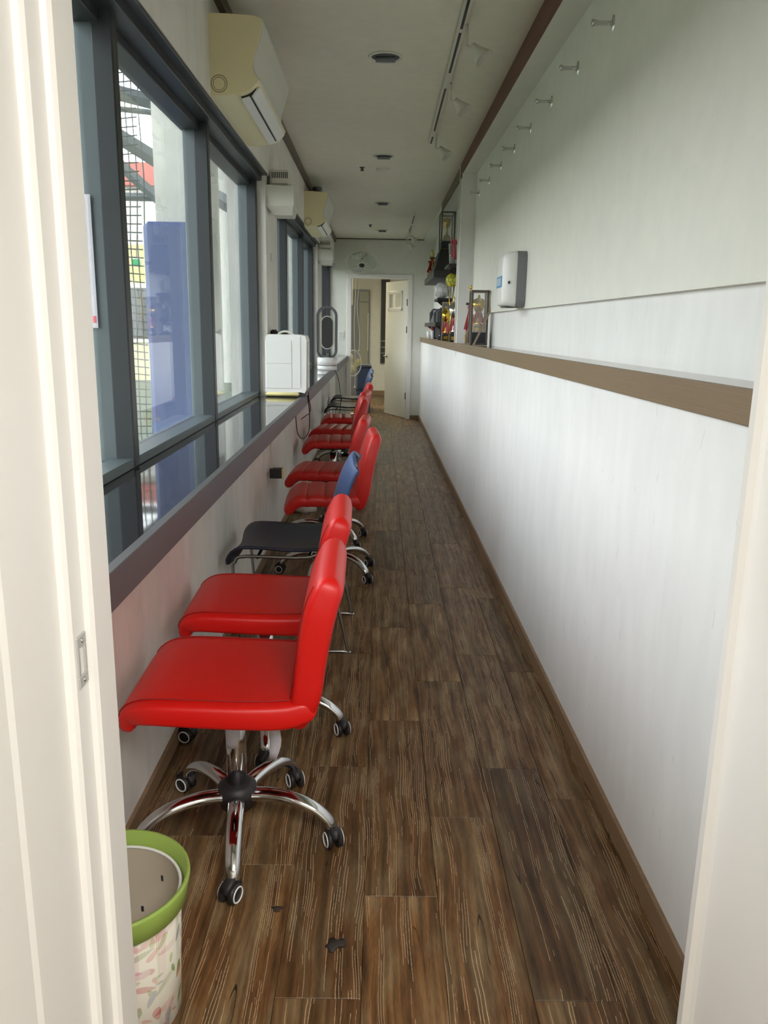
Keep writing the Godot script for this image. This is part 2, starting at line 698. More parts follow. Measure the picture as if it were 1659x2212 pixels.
	bx(st, Vector3(-0.50, 2.13, -12.50), Vector3(0.46, 2.75, -12.35))
	struct("wall_back", st, M.wall_n, "white end wall with fan and open door", "wall")
	st = S()
	bx(st, Vector3(0.46, 0, -12.35), Vector3(0.60, 0.06, -12.335))
	struct("baseboard_back", st, M.baseboard, "short brown baseboard beside the open door", "baseboard")


func build_floor() -> void:
	var st := S()
	bx(st, Vector3(-1.8, -0.12, 2.6), Vector3(1.8, -0.005, -17.0))
	var fl := struct("floor", st, M.black2, "brown wood-grain vinyl plank floor", "floor")
	var w := 0.185
	var L := 0.92
	var offs := [-1.62, -1.05, -1.85, -2.34, -1.735, -2.07, -2.34, -2.17, -1.5]
	var meshes := []
	for k in 2:
		var s := S()
		var b := 0.0012
		var hx := w * 0.5 - 0.0004
		var hz := L * 0.5 - 0.0004
		var o := Vector3(0, -0.02, 0)
		var flip := k == 1
		var ring := [Vector2(-1, -1), Vector2(1, -1), Vector2(1, 1), Vector2(-1, 1)]
		var uvof := func(q: Vector2) -> Vector2:
			var uv := Vector2(q.x / w + 0.5, q.y / L + 0.5)
			return Vector2(1, 1) - uv if flip else uv
		var face := func(a: Vector3, bq: Vector3, c: Vector3) -> void:
			var n := (a - c).cross(a - bq)
			var list := [a, bq, c] if n.dot((a + bq + c) / 3.0 - o) >= 0.0 else [a, c, bq]
			for v in list:
				s.set_uv(uvof.call(Vector2(v.x, v.z)))
				s.add_vertex(v)
		var top := []
		var mid := []
		var low := []
		for q in ring:
			top.append(Vector3(q.x * (hx - b), 0.0, q.y * (hz - b)))
			mid.append(Vector3(q.x * hx, -b, q.y * hz))
			low.append(Vector3(q.x * hx, -0.004, q.y * hz))
		face.call(top[0], top[1], top[2])
		face.call(top[0], top[2], top[3])
		for i in 4:
			var j := (i + 1) % 4
			face.call(top[i], top[j], mid[j])
			face.call(top[i], mid[j], mid[i])
			face.call(mid[i], mid[j], low[j])
			face.call(mid[i], low[j], low[i])
		s.generate_normals()
		meshes.append(s.commit())
	var r := RandomNumberGenerator.new()
	r.seed = 5
	for c in 9:
		var x := -0.02 + (c - 4) * w + w * 0.5
		var z: float = offs[c] + L * 0.5
		while z < -1.0:
			z += L
		while z > -17.0:
			if absf(x) < 0.8:
				var o := inst("plank", meshes[r.randi() % 2], M.planks[r.randi() % 6], fl)
				o.position = Vector3(x, 0, z)
			z -= L


func window_unit(called: String, label: String, z0: float, z1: float, posts: Array) -> void:
	# z0 nearer the entrance than z1; posts are the far faces of the mullions between the panes
	var root := struct_node(called, label, "window")
	var ybot := 0.95
	var ytop := 2.30
	var st := S()
	bb(st, Vector3(-0.885, ytop - 0.055, z1), Vector3(-0.735, ytop - 0.012, z0), 0.003)
	bb(st, Vector3(-0.885, ytop - 0.024, z1), Vector3(-0.702, ytop - 0.01, z0), 0.002)
	bb(st, Vector3(-0.885, ytop - 0.085, z1), Vector3(-0.80, ytop - 0.05, z0), 0.003)
	bb(st, Vector3(-0.885, ybot, z1 - 0.01), Vector3(-0.84, ybot + 0.022, z0), 0.002)
	obj("frame", st, M.alu, root)
	st = S()
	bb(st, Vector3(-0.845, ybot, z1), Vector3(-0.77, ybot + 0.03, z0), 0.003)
	obj("bottom_rail", st, M.alu_lit, root)
	var edges := [z0] + posts + [z1]
	for i in range(1, edges.size()):
		var zf: float = edges[i]
		st = S()
		bb(st, Vector3(-0.825, ybot + 0.005, zf), Vector3(-0.765, ytop, zf + 0.05), 0.004)
		var mu := obj("mullion", st, M.alu, root)
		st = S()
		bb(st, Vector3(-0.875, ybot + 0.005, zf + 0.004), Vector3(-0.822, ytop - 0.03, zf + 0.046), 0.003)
		obj("sash_stile", st, M.alu_lit, mu)  # paler than the mullion: light from outside is in the colour
		st = S()
		bx(st, Vector3(-0.866, ybot + 0.02, zf + 0.02), Vector3(-0.860, ytop - 0.06, edges[i - 1] - 0.01))
		obj("glass_pane", st, M.glass, root)


func build_windows() -> void:
	window_unit("window_1", "dark aluminium window of three tall panes nearest the entrance doorway", -1.06, -5.17, [-2.53, -3.79])
	window_unit("window_2", "dark aluminium window between the two wall piers", -5.72, -9.32, [-6.76, -8.19])
	window_unit("window_3", "dark aluminium window behind the loop-shaped fan, next to the far wall", -9.96, -12.35, [-10.75, -11.55])


func build_counter() -> void:
	var root := struct_node("trim_6", "long glossy black counter below the windows with a grey front edge", "counter")
	var st := S()
	bx(st, Vector3(-0.90, 0.918, -12.35), Vector3(-0.502, 0.95, -1.05))
	obj("counter_top", st, M.counter, root)
	st = S()
	bb(st, Vector3(-0.512, 0.874, -12.35), Vector3(-0.488, 0.9502, -1.05), 0.002)
	obj("front_edge", st, M.fascia, root)
	st = S()
	bx(st, Vector3(-0.70, 0.88, -12.35), Vector3(-0.51, 0.918, -1.05))
	obj("underside", st, M.white2, root)


# ---------------------------------------------------------------- outside the windows
func build_outside() -> void:
	var st := S()
	bx(st, Vector3(-30, -0.2, -40), Vector3(-0.95, 0.0, 8))
	struct("ground_outside", st, M.turf, "green artificial turf outside the windows", "ground")
	var p := thing("padded_pillar", "white pillar outside the window with a tall blue pad", "pillar", Vector3(-1.25, 0, -5.45))
	st = S()
	bx(st, Vector3(-0.145, 0, -0.2), Vector3(0.16, 5.2, 0.25))
	obj("pillar_shaft", st, M.concrete, p)
	st = S()
	bb(st, Vector3(-0.215, 0.0, 0.25), Vector3(0.18, 2.0, 0.32), 0.03)
	obj("blue_pad", st, M.padblue, p)
	st = S()
	bx(st, Vector3(-4.35, 0, -19.7), Vector3(-0.95, 5.2, -19.5))
	struct("wall_yard", st, M.concrete, "white wall closing the yard outside the windows", "wall")
	st = S()
	bx(st, Vector3(-3.7, 5.3, -26), Vector3(-0.9, 5.4, 5))  # sheet added above the truss, its width set to limit high skylight
	struct("added_roof_yard", st, M.beam, "grey sheet roof added over the yard to hold back high skylight", "roof")
	# net hung across the yard
	var net := thing("safety_net", "dark safety net hanging behind the blue-padded pillar", "net", Vector3(0, 0, -6.6))
	st = S()
	var x := -4.2
	while x < -1.85:
		var pts := []
		for k in 11:
			var y := k * 0.5
			pts.append(Vector3(x + 0.012 * sin(y * 5.0 + x * 9.0), y, 0.02 * sin(x * 3.0 + y)))
		tube(st, pts, 0.005, 4)
		x += 0.052
	var y := 0.05
	while y < 5.0:
		var pts := []
		for k in 9:
			var xx := -4.2 + k * 0.29
			pts.append(Vector3(xx, y + 0.02 * sin(xx * 6.0 + y * 2.0), 0.01))
		tube(st, pts, 0.005, 4)
		y += 0.062
	obj("mesh", st, M.net, net)
	# steel roof frame over the yard
	var tr := thing("steel_truss", "grey steel roof truss seen through the net", "truss", Vector3(0, 0, -9.7))
	for b in [[Vector3(-4.6, 5.66, 0), Vector3(-1.8, 3.42, 0), 0.10], [Vector3(-7, 4.78, 0), Vector3(-1.5, 3.55, 0), 0.08], [Vector3(-7, 4.0, 0.2), Vector3(-1.5, 3.55, 0.2), 0.03], [Vector3(-5, 4.60, 0), Vector3(-1.6, 2.63, 0), 0.085], [Vector3(-4.6, 4.55, 0.2), Vector3(-2.0, 2.30, 0.2), 0.06], [Vector3(-7, 2.79, 0), Vector3(-1.5, 2.79, 0), 0.045]]:
		st = S()
		tube(st, [b[0], b[1]], b[2], 4)
		obj("beam", st, M.beam, tr)
	for xx in [-7.0, -1.15]:
		st = S()
		bx(st, Vector3(xx - 0.06, 0, -0.06), Vector3(xx + 0.06, 3.5 if xx > -3.0 else 4.75, 0.06))
		obj("post", st, M.beam, tr)
	# building across the yard
	var bd := thing("building", "pale yellow building across the yard with a red roof edge", "building", Vector3(-7.5, 0, -22))
	st = S()
	bx(st, Vector3(-5, 0, -2), Vector3(4.5, 3.2, 2))
	obj("wall", st, mat(c8(206, 196, 140), 0.7), bd)
	st = S()
	bx(st, Vector3(-5, 3.2, -2), Vector3(4.5, 4.5, 2))
	obj("upper_wall", st, mat(c8(226, 224, 216), 0.7), bd)
	st = S()
	bx(st, Vector3(-5.2, 4.5, -2.2), Vector3(4.7, 5.0, 2.2))
	obj("roof_edge", st, mat(c8(196, 110, 100), 0.7), bd)
	for k in 5:
		st = S()
		bb(st, Vector3(-4.2 + k * 1.8, 0.9, 2.0), Vector3(-3.1 + k * 1.8, 2.3, 2.05), 0.01)
		var wf := obj("window", st, M.white2, bd)
		st = S()
		bx(st, Vector3(-4.1 + k * 1.8, 1.0, 2.05), Vector3(-3.2 + k * 1.8, 2.2, 2.06))
		obj("pane", st, M.grey_dark, wf)
	# exit sign under the truss
	var ex := thing("exit_sign", "small green lit exit sign beyond the net", "sign", Vector3(-2.79, 2.06, -9.5))
	st = S()
	bb(st, Vector3(-0.05, -0.04, -0.02), Vector3(0.05, 0.04, 0.02), 0.005)
	obj("housing", st, M.white, ex)
	st = S()
	bx(st, Vector3(-0.044, -0.034, 0.02), Vector3(0.044, 0.034, 0.024))
	var gm := mat(c8(20, 150, 80), 0.4)
	gm.emission_enabled = true
	gm.emission = c8(40, 200, 120)
	gm.emission_energy_multiplier = 0.8
	obj("face", st, gm, ex)
	st = S()
	tube(st, [Vector3(0, 0.04, 0), Vector3(0, 0.66, -0.15)], 0.006, 6)
	obj("hanger", st, M.beam, ex)


# ---------------------------------------------------------------- chairs
func chair_base(root: Node3D, spin: float) -> void:
	var st := S(true)
	lathe(st, [Vector2(0, 0.385), Vector2(0.028, 0.385), Vector2(0.028, 0.15), Vector2(0, 0.15)], 20)
	lathe(st, [Vector2(0, 0.44), Vector2(0.014, 0.44), Vector2(0.014, 0.29), Vector2(0, 0.29)], 12)
	obj("gas_column", st, M.chrome, root)
	st = S(true)
	lathe(st, [Vector2(0, 0.158), Vector2(0.036, 0.162), Vector2(0.052, 0.152), Vector2(0.055, 0.12), Vector2(0.046, 0.088), Vector2(0, 0.09)], 20)
	obj("hub", st, M.black, root)
	st = S()
	bb(st, Vector3(-0.11, 0.415, -0.08), Vector3(0.10, 0.442, 0.08), 0.006)
	obj("seat_plate", st, M.black, root)
	for k in 5:
		var a := deg_to_rad(spin + 72.0 * k)
		var d := Vector3(cos(a), 0, sin(a))
		st = S(true)
		var pts := []
		for q in [Vector2(0.04, 0.125), Vector2(0.10, 0.132), Vector2(0.17, 0.125), Vector2(0.225, 0.105), Vector2(0.262, 0.075), Vector2(0.272, 0.055)]:
			pts.append(d * q.x + Vector3.UP * q.y)
		tube(st, curve(pts, 4), 0.025, 12, 0.019, 0.72)
		var arm := obj("base_arm", st, M.chrome, root)
		# caster
		var c := d * 0.272
		var side: Vector3 = [Vector3(0.93, 0, -0.37), Vector3(0.9, 0, 0.42), Vector3(-0.3, 0, 0.95), Vector3(-0.5, 0, 0.86), Vector3(0.9, 0, -0.42)][k].normalized()
		var fw := side.cross(Vector3.UP)
		var B := Basis(fw, Vector3.UP, -side).orthonormalized()
		st = S(true)
		var wheel_t := Transform3D(Basis(B.x, B.z, -B.y), Vector3.ZERO)
		for s in [-1.0, 1.0]:
			var T := Transform3D(wheel_t.basis, c + Vector3(0, 0.027, 0) + side * s * 0.014 + fw * 0.012)
			lathe(st, [Vector2(0, -0.008), Vector2(0.022, -0.008), Vector2(0.0265, -0.004), Vector2(0.0265, 0.004), Vector2(0.022, 0.008), Vector2(0, 0.008)], 18, T)
		var hood := [Vector2(-0.020, 0.030), Vector2(-0.014, 0.048), Vector2(0.002, 0.060), Vector2(0.020, 0.056), Vector2(0.034, 0.040), Vector2(0.030, 0.030)]
		prism(st, hood, -0.011, 0.011, Transform3D(B.scaled_local(Vector3(1.2, 1.12, 1.0)), c))
		tube(st, [c + Vector3(0, 0.04, 0), c + Vector3(0, 0.075, 0)], 0.008, 8)
		var cs := obj("caster", st, M.black, root)
		for s in [-1.0, 1.0]:
			st = S(true)
			tube(st, ring_pts(0.0195, 16, Transform3D(wheel_t.basis, c + Vector3(0, 0.027, 0) + side * s * 0.0225 + fw * 0.012)), 0.0024, 5, -1.0, 1.0, true)
			obj("wheel_ring", st, M.white, cs)


func v4(a: Array) -> Array:
	var out := []
	for q in a:
		out.append(Vector4(q[0], q[1], q[2], q[3]))
	return curve(out, 4)


func seam(st: SurfaceTool, path: Array, side: float) -> void:
	# stitched edge following the pad's upper side
	var pts := []
	for i in path.size():
		var a: Vector4 = path[max(i - 1, 0)]
		var b: Vector4 = path[min(i + 1, path.size() - 1)]
		var d := Vector2(b.x - a.x, b.y - a.y).normalized()
		var nr := Vector2(-d.y, d.x)
		var p: Vector4 = path[i]
		pts.append(Vector3(p.x + nr.x * p.w * 0.485, p.y + nr.y * p.w * 0.485, side * p.z * 0.87))
	tube(st, pts, 0.0016, 5)


func smooth_chair() -> Node3D:
	var root := thing("office_chair", "", "chair", Vector3.ZERO, 0.0, "red swivel chairs along the counter")
	root.set_meta("base_name", "office_chair")
	var seat := v4([[-0.232, 0.436, 0.205, 0.05], [-0.222, 0.458, 0.215, 0.060], [-0.18, 0.472, 0.228, 0.068], [-0.08, 0.470, 0.232, 0.072], [0.05, 0.464, 0.230, 0.075], [0.15, 0.462, 0.222, 0.078], [0.20, 0.472, 0.215, 0.07]])
	var st := S(true)
	pad(st, seat, 32, 0.32)
	var o := obj("seat", st, M.red, root)
	for s in [-1.0, 1.0]:
		st = S(true)
		seam(st, seat, s)
		obj("piping", st, M.seam, o)
	var back := v4([[0.185, 0.45, 0.20, 0.07], [0.205, 0.50, 0.212, 0.078], [0.216, 0.58, 0.212, 0.080], [0.228, 0.66, 0.212, 0.083], [0.243, 0.73, 0.210, 0.084], [0.260, 0.776, 0.204, 0.078]])
	st = S(true)
	pad(st, back, 32, 0.28)
	o = obj("backrest", st, M.red, root)
	for s in [-1.0, 1.0]:
		st = S(true)
		seam(st, back, s)
		obj("piping", st, M.seam, o)
	chair_base(root, 12.0)
	return root


func ribbed_chair() -> Node3D:
	var root := thing("office_chair", "", "chair", Vector3.ZERO, 0.0, "red swivel chairs along the counter")
	root.set_meta("base_name", "office_chair")
	var raw := []
	for k in 41:
		var t := k / 40.0
		var x := lerpf(-0.215, 0.17, t)
		var dip := -0.045 * pow(clampf(1.0 - t * 5.0, 0.0, 1.0), 2)
		var rib := 0.010 * (1.0 - pow(absf(cos(t * PI * 4.0)), 10.0))
		raw.append(Vector4(x, 0.468 + dip + rib * 0.5, 0.222 - 0.02 * pow(absf(t - 0.5) * 2.0, 4), 0.066 + rib))
	var st := S(true)
	pad(st, raw, 24)
	var o := obj("seat", st, M.red2, root)
	st = S(true)
	for t in [0.25, 0.5, 0.75]:
		var x := lerpf(-0.215, 0.17, t)
		tube(st, [Vector3(x, 0.503, -0.2), Vector3(x, 0.503, 0.2)], 0.002, 5)
	obj("stitching", st, M.seam, o)
	var back := v4([[0.165, 0.45, 0.20, 0.07], [0.185, 0.52, 0.212, 0.078], [0.20, 0.62, 0.212, 0.08], [0.222, 0.72, 0.205, 0.078], [0.248, 0.80, 0.188, 0.07]])
	st = S(true)
	pad(st, back, 24, 0.34)
	obj("backrest", st, M.red2, root)
	chair_base(root, 40.0)
	return root


func sled_chair() -> Node3D:
	var root := thing("sled_chair", "", "chair", Vector3.ZERO, 0.0, "dark blue sled chairs along the counter")
	root.set_meta("base_name", "sled_chair")
	# seat shell: curved sheet, front lip rolled down, rear rolled up
	var prof := curve([Vector2(-0.235, 0.385), Vector2(-0.228, 0.42), Vector2(-0.195, 0.447), Vector2(-0.10, 0.448), Vector2(0.03, 0.440), Vector2(0.13, 0.446), Vector2(0.17, 0.46)], 4)
	var st := S(true)
	shell(st, prof, 0.23, 0.012, 0.02)
	obj("seat", st, M.navy, root)
	var bp := curve([Vector2(0.165, 0.50), Vector2(0.178, 0.57), Vector2(0.198, 0.66), Vector2(0.228, 0.76), Vector2(0.265, 0.835), Vector2(0.285, 0.85)], 4)
	st = S(true)
	shell(st, bp, 0.215, 0.012, -0.05)
	obj("backrest", st, M.blue, root)
	for s in [-1.0, 1.0]:
		st = S(true)
		var z: float = 0.238 * s
		tube(st, curve([Vector3(0.20, 0.66, z * 0.84), Vector3(0.165, 0.50, z * 0.92), Vector3(0.10, 0.435, z), Vector3(-0.17, 0.435, z), Vector3(-0.215, 0.41, z), Vector3(-0.225, 0.36, z), Vector3(-0.195, 0.02, z), Vector3(-0.17, 0.008, z), Vector3(0.24, 0.008, z), Vector3(0.265, 0.02, z), Vector3(0.20, 0.30, z), Vector3(0.15, 0.44, z)], 4), 0.0075, 8)
		obj("leg_frame", st, M.steel, root)
	st = S(true)
	for x in [-0.12, 0.10]:
		tube(st, [Vector3(x, 0.43, -0.238), Vector3(x, 0.43, 0.238)], 0.007, 8)
	obj("cross_bar", st, M.steel, root)
	return root


func shell(st: SurfaceTool, prof: Array, hw: float, th: float, dish: float) -> void:
	var rows := []
	var n := prof.size()
	for i in n:
		var a: Vector2 = prof[max(i - 1, 0)]
		var b: Vector2 = prof[min(i + 1, n - 1)]
		var d := (b - a).normalized()
		var nr := Vector2(-d.y, d.x)
		var e := 1.0
		var t := i / float(n - 1)
		if t < 0.12: e = lerpf(0.9, 1.0, t / 0.12)
		if t > 0.85: e = sqrt(maxf(1.0 - pow((t - 0.85) / 0.15, 2) * 0.35, 0.0))
		var row := PackedVector3Array()
		for k in 13:
			var w := -1.0 + k / 6.0
			var c: Vector2 = prof[i] + nr * (dish * w * w + th * 0.5)
			row.append(Vector3(c.x, c.y, w * hw * e))
		for k in 13:
			var w := 1.0 - k / 6.0
			var c: Vector2 = prof[i] + nr * (dish * w * w - th * 0.5)
			row.append(Vector3(c.x, c.y, w * hw * e))
		rows.append(row)
	grid(st, rows)


func build_chairs() -> void:
	var a := smooth_chair()
	var b := dup(a, Vector3(-0.385, 0, -2.60), 0.03, "smooth red swivel chair squeezed between its twin with tags and the blue sled chair")
	a.position = Vector3(-0.38, 0, -1.99)
	a.rotation.y = 0.02
	a.set_meta("label", "smooth red swivel chair by the floral bin, white tags hanging under its seat")
	for q in [[Vector3(-0.006, 0.425, 0.075), 0.04, 0.125], [Vector3(0.110, 0.425, 0.115), 0.032, 0.135]]:
		var st := S(true)
		var rows := []
		for k in 7:
			var t := k / 6.0
			var w: float = q[1] * (0.45 + 0.55 * sin(t * 2.4 + 0.5))
			var c: Vector3 = q[0] + Vector3(0.012 * sin(t * 3.0), -q[2] * t, 0.008 * sin(t * 5.0))
			rows.append(PackedVector3Array([c + Vector3(-w * 0.5, 0, 0.001), c + Vector3(w * 0.5, 0, 0.006), c + Vector3(w * 0.5, 0, 0.005), c + Vector3(-w * 0.5, 0, 0)]))
		grid(st, rows)
		var tg := obj("hanging_tag", st, M.paper, a)
		tg.set_meta("label", "white fabric tag")
	var r := ribbed_chair()
	var spots := [[Vector3(-0.275, 0, -4.40), 0.06, "first ribbed red swivel chair behind the blue-backed sled chair"],
		[Vector3(-0.34, 0, -5.12), -0.05, "second ribbed red swivel chair behind the blue-backed sled chair"],
		[Vector3(-0.375, 0, -6.48), 0.04, "third ribbed red swivel chair, under the dangling black cables"],
		[Vector3(-0.37, 0, -7.22), -0.12, "fourth ribbed red swivel chair, between the dangling cables and the loop fan"],
		[Vector3(-0.35, 0, -8.12), 0.05, "last ribbed red swivel chair, beside the two dark sled chairs"]]
	for i in spots.size():
		if i == 0:
			r.position = spots[0][0]
			r.rotation.y = spots[0][1]
			r.set_meta("label", spots[0][2])
		else:
			dup(r, spots[i][0], spots[i][1], spots[i][2])
	var s := sled_chair()
	dup(s, Vector3(-0.39, 0, -9.62), 0.0, "dark sled chair just beyond the last ribbed red chair")
	dup(s, Vector3(-0.39, 0, -10.75), 0.0, "dark sled chair standing closest to the open white door")
	s.position = Vector3(-0.39, 0, -3.50)
	s.set_meta("label", "dark sled chair with blue back between the smooth and the ribbed red chairs")


# ---------------------------------------------------------------- along the left wall
func air_conditioner(at: Vector3, label: String, len: float) -> void:
	var root := thing("air_conditioner", label, "air conditioner", at, 0.0, "wall air conditioners above the windows")
	# profile in x (from the wall) and y (from the bottom)
	var prof := curve([Vector2(0.0, 0.30), Vector2(0.10, 0.298), Vector2(0.205, 0.285), Vector2(0.198, 0.22), Vector2(0.172, 0.14), Vector2(0.172, 0.095), Vector2(0.192, 0.065)], 4)
	prof += curve([Vector2(0.186, 0.050), Vector2(0.145, 0.018), Vector2(0.08, 0.004), Vector2(0.0, 0.0)], 4)
	var st := S()
	prism(st, prof, -len, 0.0)
	obj("body", st, M.cream, root)
	# end caps and front panel stand slightly proud
	st = S()
	var fr := []
	for p in prof:
		if p.y > 0.06:
			fr.append(p)
	var outer := []
	for p in fr:
		outer.append(p + Vector2(0.006, 0.003))
	var poly := fr.duplicate()
	outer.reverse()
	poly += outer
	prism(st, poly, -len + 0.015, -0.015)
	obj("front_panel", st, M.white2, root)
	st = S()
	prism(st, curve([Vector2(0.190, 0.062), Vector2(0.160, 0.022), Vector2(0.118, 0.006)], 4) + [Vector2(0.112, 0.012), Vector2(0.15, 0.03), Vector2(0.178, 0.062)], -len + 0.05, -0.04)
	obj("outlet", st, M.black2, root)
	st = S()
	prism(st, [Vector2(0.186, 0.048), Vector2(0.194, 0.046), Vector2(0.165, 0.008), Vector2(0.158, 0.012)], -len + 0.055, -0.045)
	obj("louver", st, M.white, root)
	st = S()
	prism(st, [Vector2(0.148, 0.012), Vector2(0.152, 0.008), Vector2(0.118, -0.004), Vector2(0.116, 0.002)], -len + 0.055, -0.045)
	obj("louver", st, M.white, root)
	# round cover moulded into the end cap
	st = S(true)
	tube(st, ring_pts(0.032, 20, Transform3D(Basis(Vector3.RIGHT, PI / 2), Vector3(0.035, 0.045, 0.0))), 0.0016, 5, -1.0, 1.0, true)
	tube(st, ring_pts(0.024, 20, Transform3D(Basis(Vector3.RIGHT, PI / 2), Vector3(0.035, 0.045, 0.0))), 0.0012, 5, -1.0, 1.0, true)
	obj("pipe_cover_ring", st, mat(c8(128, 116, 84), 0.5), root)


func vent_box(at: Vector3, label: String) -> void:
	var root := thing("vent_box", label, "vent box", at, 0.0, "white vent boxes on the window piers")
	var st := S()
	prism(st, [Vector2(0.0, 0.0), Vector2(0.165, 0.0), Vector2(0.17, 0.005), Vector2(0.17, 0.115), Vector2(0.0, 0.12)], -0.26, 0.0)
	obj("body", st, M.white2, root)
	st = S()
	var p := []
	for i in 8:
		var low := not (i & 2)
		var ins := 0.045 if low else 0.0
		p.append(Vector3((0.165 - ins * 0.2) if i & 1 else (0.0 + ins * 0.9), -0.05 if low else 0.0, (-0.26 + ins) if i & 4 else (0.0 - ins)))
	hexa(st, p)
	obj("bevelled_underside", st, M.white2, root)
	st = S()
	bb(st, Vector3(0.02, 0.125, -0.22), Vector3(0.14, 0.215, -0.04), 0.012)
	var g := obj("grille", st, M.white2, root)
	for k in 9:
		st = S()
		bx(st, Vector3(0.032 + k * 0.0115, 0.165, -0.0405), Vector3(0.038 + k * 0.0115, 0.200, -0.0385))
		obj("slot", st, M.black2, g)


func build_left_things() -> void:
	air_conditioner(Vector3(-0.70, 2.295, -3.52), "cream air conditioner above the first window, nearer the entrance doorway", 0.93)
	air_conditioner(Vector3(-0.70, 2.26, -7.56), "cream air conditioner above the second window, beside the small dome camera", 0.90)
	vent_box(Vector3(-0.715, 2.11, -5.20), "white vent box with slotted grille on pier between first and second windows")
	vent_box(Vector3(-0.715, 2.11, -9.36), "white vent box with slotted grille on pier between second and third windows")
	# dehumidifier on the counter
	var d := thing("dehumidifier", "white boxy dehumidifier with a yellowed tray on the glossy counter", "dehumidifier", Vector3(-0.60, 0.95, -5.20))
	var st := S()
	prism(st, [Vector2(-0.125, 0.03), Vector2(0.10, 0.03), Vector2(0.125, 0.025), Vector2(0.135, 0.05), Vector2(0.138, 0.356), Vector2(0.13, 0.381), Vector2(0.09, 0.388), Vector2(-0.10, 0.388), Vector2(-0.118, 0.376), Vector2(-0.122, 0.346)], -0.11, 0.10)
	obj("body", st, M.white, d)
	st = S()
	bb(st, Vector3(-0.118, 0.055, 0.10), Vector3(0.045, 0.205, 0.104), 0.0015)
	obj("front_panel", st, M.white, d)
	st = S()
	bb(st, Vector3(-0.118, 0.209, 0.10), Vector3(0.045, 0.352, 0.104), 0.0015)
	obj("front_panel", st, M.white, d)
	st = S()
	bb(st, Vector3(0.049, 0.055, 0.10), Vector3(0.10, 0.377, 0.104), 0.0015)
	obj("front_panel", st, M.white, d)
	st = S(true)
	bb(st, Vector3(-0.126, 0.004, -0.11), Vector3(0.092, 0.03, 0.112), 0.011)
	obj("water_tray", st, M.yellowed, d)
	st = S()
	bx(st, Vector3(-0.12, 0.0, -0.10), Vector3(0.13, 0.03, 0.09))
	obj("foot", st, M.black2, d)
	st = S(true)
	tube(st, curve([Vector3(-0.055, 0.377, 0.03), Vector3(-0.03, 0.400, 0.03), Vector3(0.0, 0.406, 0.03), Vector3(0.03, 0.400, 0.03), Vector3(0.06, 0.377, 0.03)], 4), 0.007, 8)
	obj("handle", st, M.white2, d)
	st = S()
	bx(st, Vector3(0.136, 0.05, -0.08), Vector3(0.141, 0.34, 0.07))
	obj("side_panel", st, M.white2, d)
	# dark bracket on the pier behind it
	var bk := thing("wall_bracket", "black plastic bracket on the pier behind the dehumidifier", "bracket", Vector3(-0.715, 1.28, -5.33))
	st = S()
	bb(st, Vector3(0.0, -0.05, -0.03), Vector3(0.045, 0.085, 0.03), 0.012)
	bb(st, Vector3(0.03, 0.035, -0.022), Vector3(0.11, 0.065, 0.022), 0.01)
	obj("bracket_body", st, M.black, bk)
	# loop-shaped fan
	var f := thing("bladeless_fan", "grey and white loop-shaped bladeless fan standing on the counter", "fan", Vector3(-0.545, 0.95, -8.35), 0.0)
	st = S(true)
	lathe(st, [Vector2(0, 0), Vector2(0.098, 0), Vector2(0.10, 0.01), Vector2(0.10, 0.042), Vector2(0, 0.042)], 24)
	lathe(st, [Vector2(0, 0.048), Vector2(0.10, 0.048), Vector2(0.10, 0.115), Vector2(0.09, 0.125), Vector2(0, 0.125)], 24)
	obj("base", st, M.white, f)
	st = S()
	lathe(st, [Vector2(0, 0.040), Vector2(0.094, 0.040), Vector2(0.094, 0.050), Vector2(0, 0.050)], 24)
	obj("base_gap", st, M.black, f)
	var loop := []
	for k in 33:
		var a := TAU * k / 32.0
		loop.append(Vector3(0.09 * cos(a), 0.37 + (0.165 if k <= 16 else -0.165) + 0.09 * sin(a), 0.0))
	loop[32] = Vector3(0.09, 0.535, 0)
	st = S(true)
	var rows := []
	for k in 33:
		var a := TAU * k / 32.0
		var o := Vector3(cos(a), sin(a), 0)
		var c: Vector3 = loop[k]
		rows.append(PackedVector3Array([c + o * 0.016 + Vector3(0, 0, 0.05), c + o * 0.016 - Vector3(0, 0, 0.05), c - o * 0.008 - Vector3(0, 0, 0.05), c - o * 0.008 + Vector3(0, 0, 0.05)]))
	st = S()
	grid(st, rows, true, false)
	obj("loop", st, mat(c8(92, 94, 99), 0.35, 0.4), f)
	st = S()
	stadium(st, 0.066, 0.10, -0.03, 0.05, Vector3(0.004, 0.375, 0.0))
	obj("pod", st, M.white2, f)
	st = S()
	stadium(st, 0.057, 0.10, 0.05, 0.054, Vector3(0.004, 0.375, 0.0))
	obj("pod_face", st, M.black2, f)
	# light switch by the far door
	var sw := thing("light_switch", "white double light switch on the end wall", "switch", Vector3(-0.593, 1.255, -12.35))
	st = S()
	bb(st, Vector3(-0.045, -0.062, 0.0), Vector3(0.045, 0.062, 0.010), 0.003)
	obj("plate", st, M.white, sw)
	for s in [-0.02, 0.02]:
		st = S()
		bb(st, Vector3(s - 0.017, -0.04, 0.010), Vector3(s + 0.017, 0.04, 0.015), 0.003)
		obj("rocker", st, M.white2, sw)
	# paper notice on the first pane
	var nt := thing("paper_notice", "tall white paper notice taped to the first window mullion", "notice", Vector3(-0.853, 1.57, -2.474))
	st = S()
	bx(st, Vector3(-0.03, -0.19, -0.002), Vector3(0.0, 0.19, -0.0005))
	obj("sheet", st, M.paper, nt)
	st = S()
	bx(st, Vector3(-0.014, -0.175, -0.0005), Vector3(-0.004, -0.155, 0.0))
	obj("stamp", st, M.ribbon, nt)
	# small switch cover on the first pier
	var c := thing("cover_plate", "small white cover plate on pier above the dehumidifier", "plate", Vector3(-0.715, 1.82, -5.42))
	st = S()
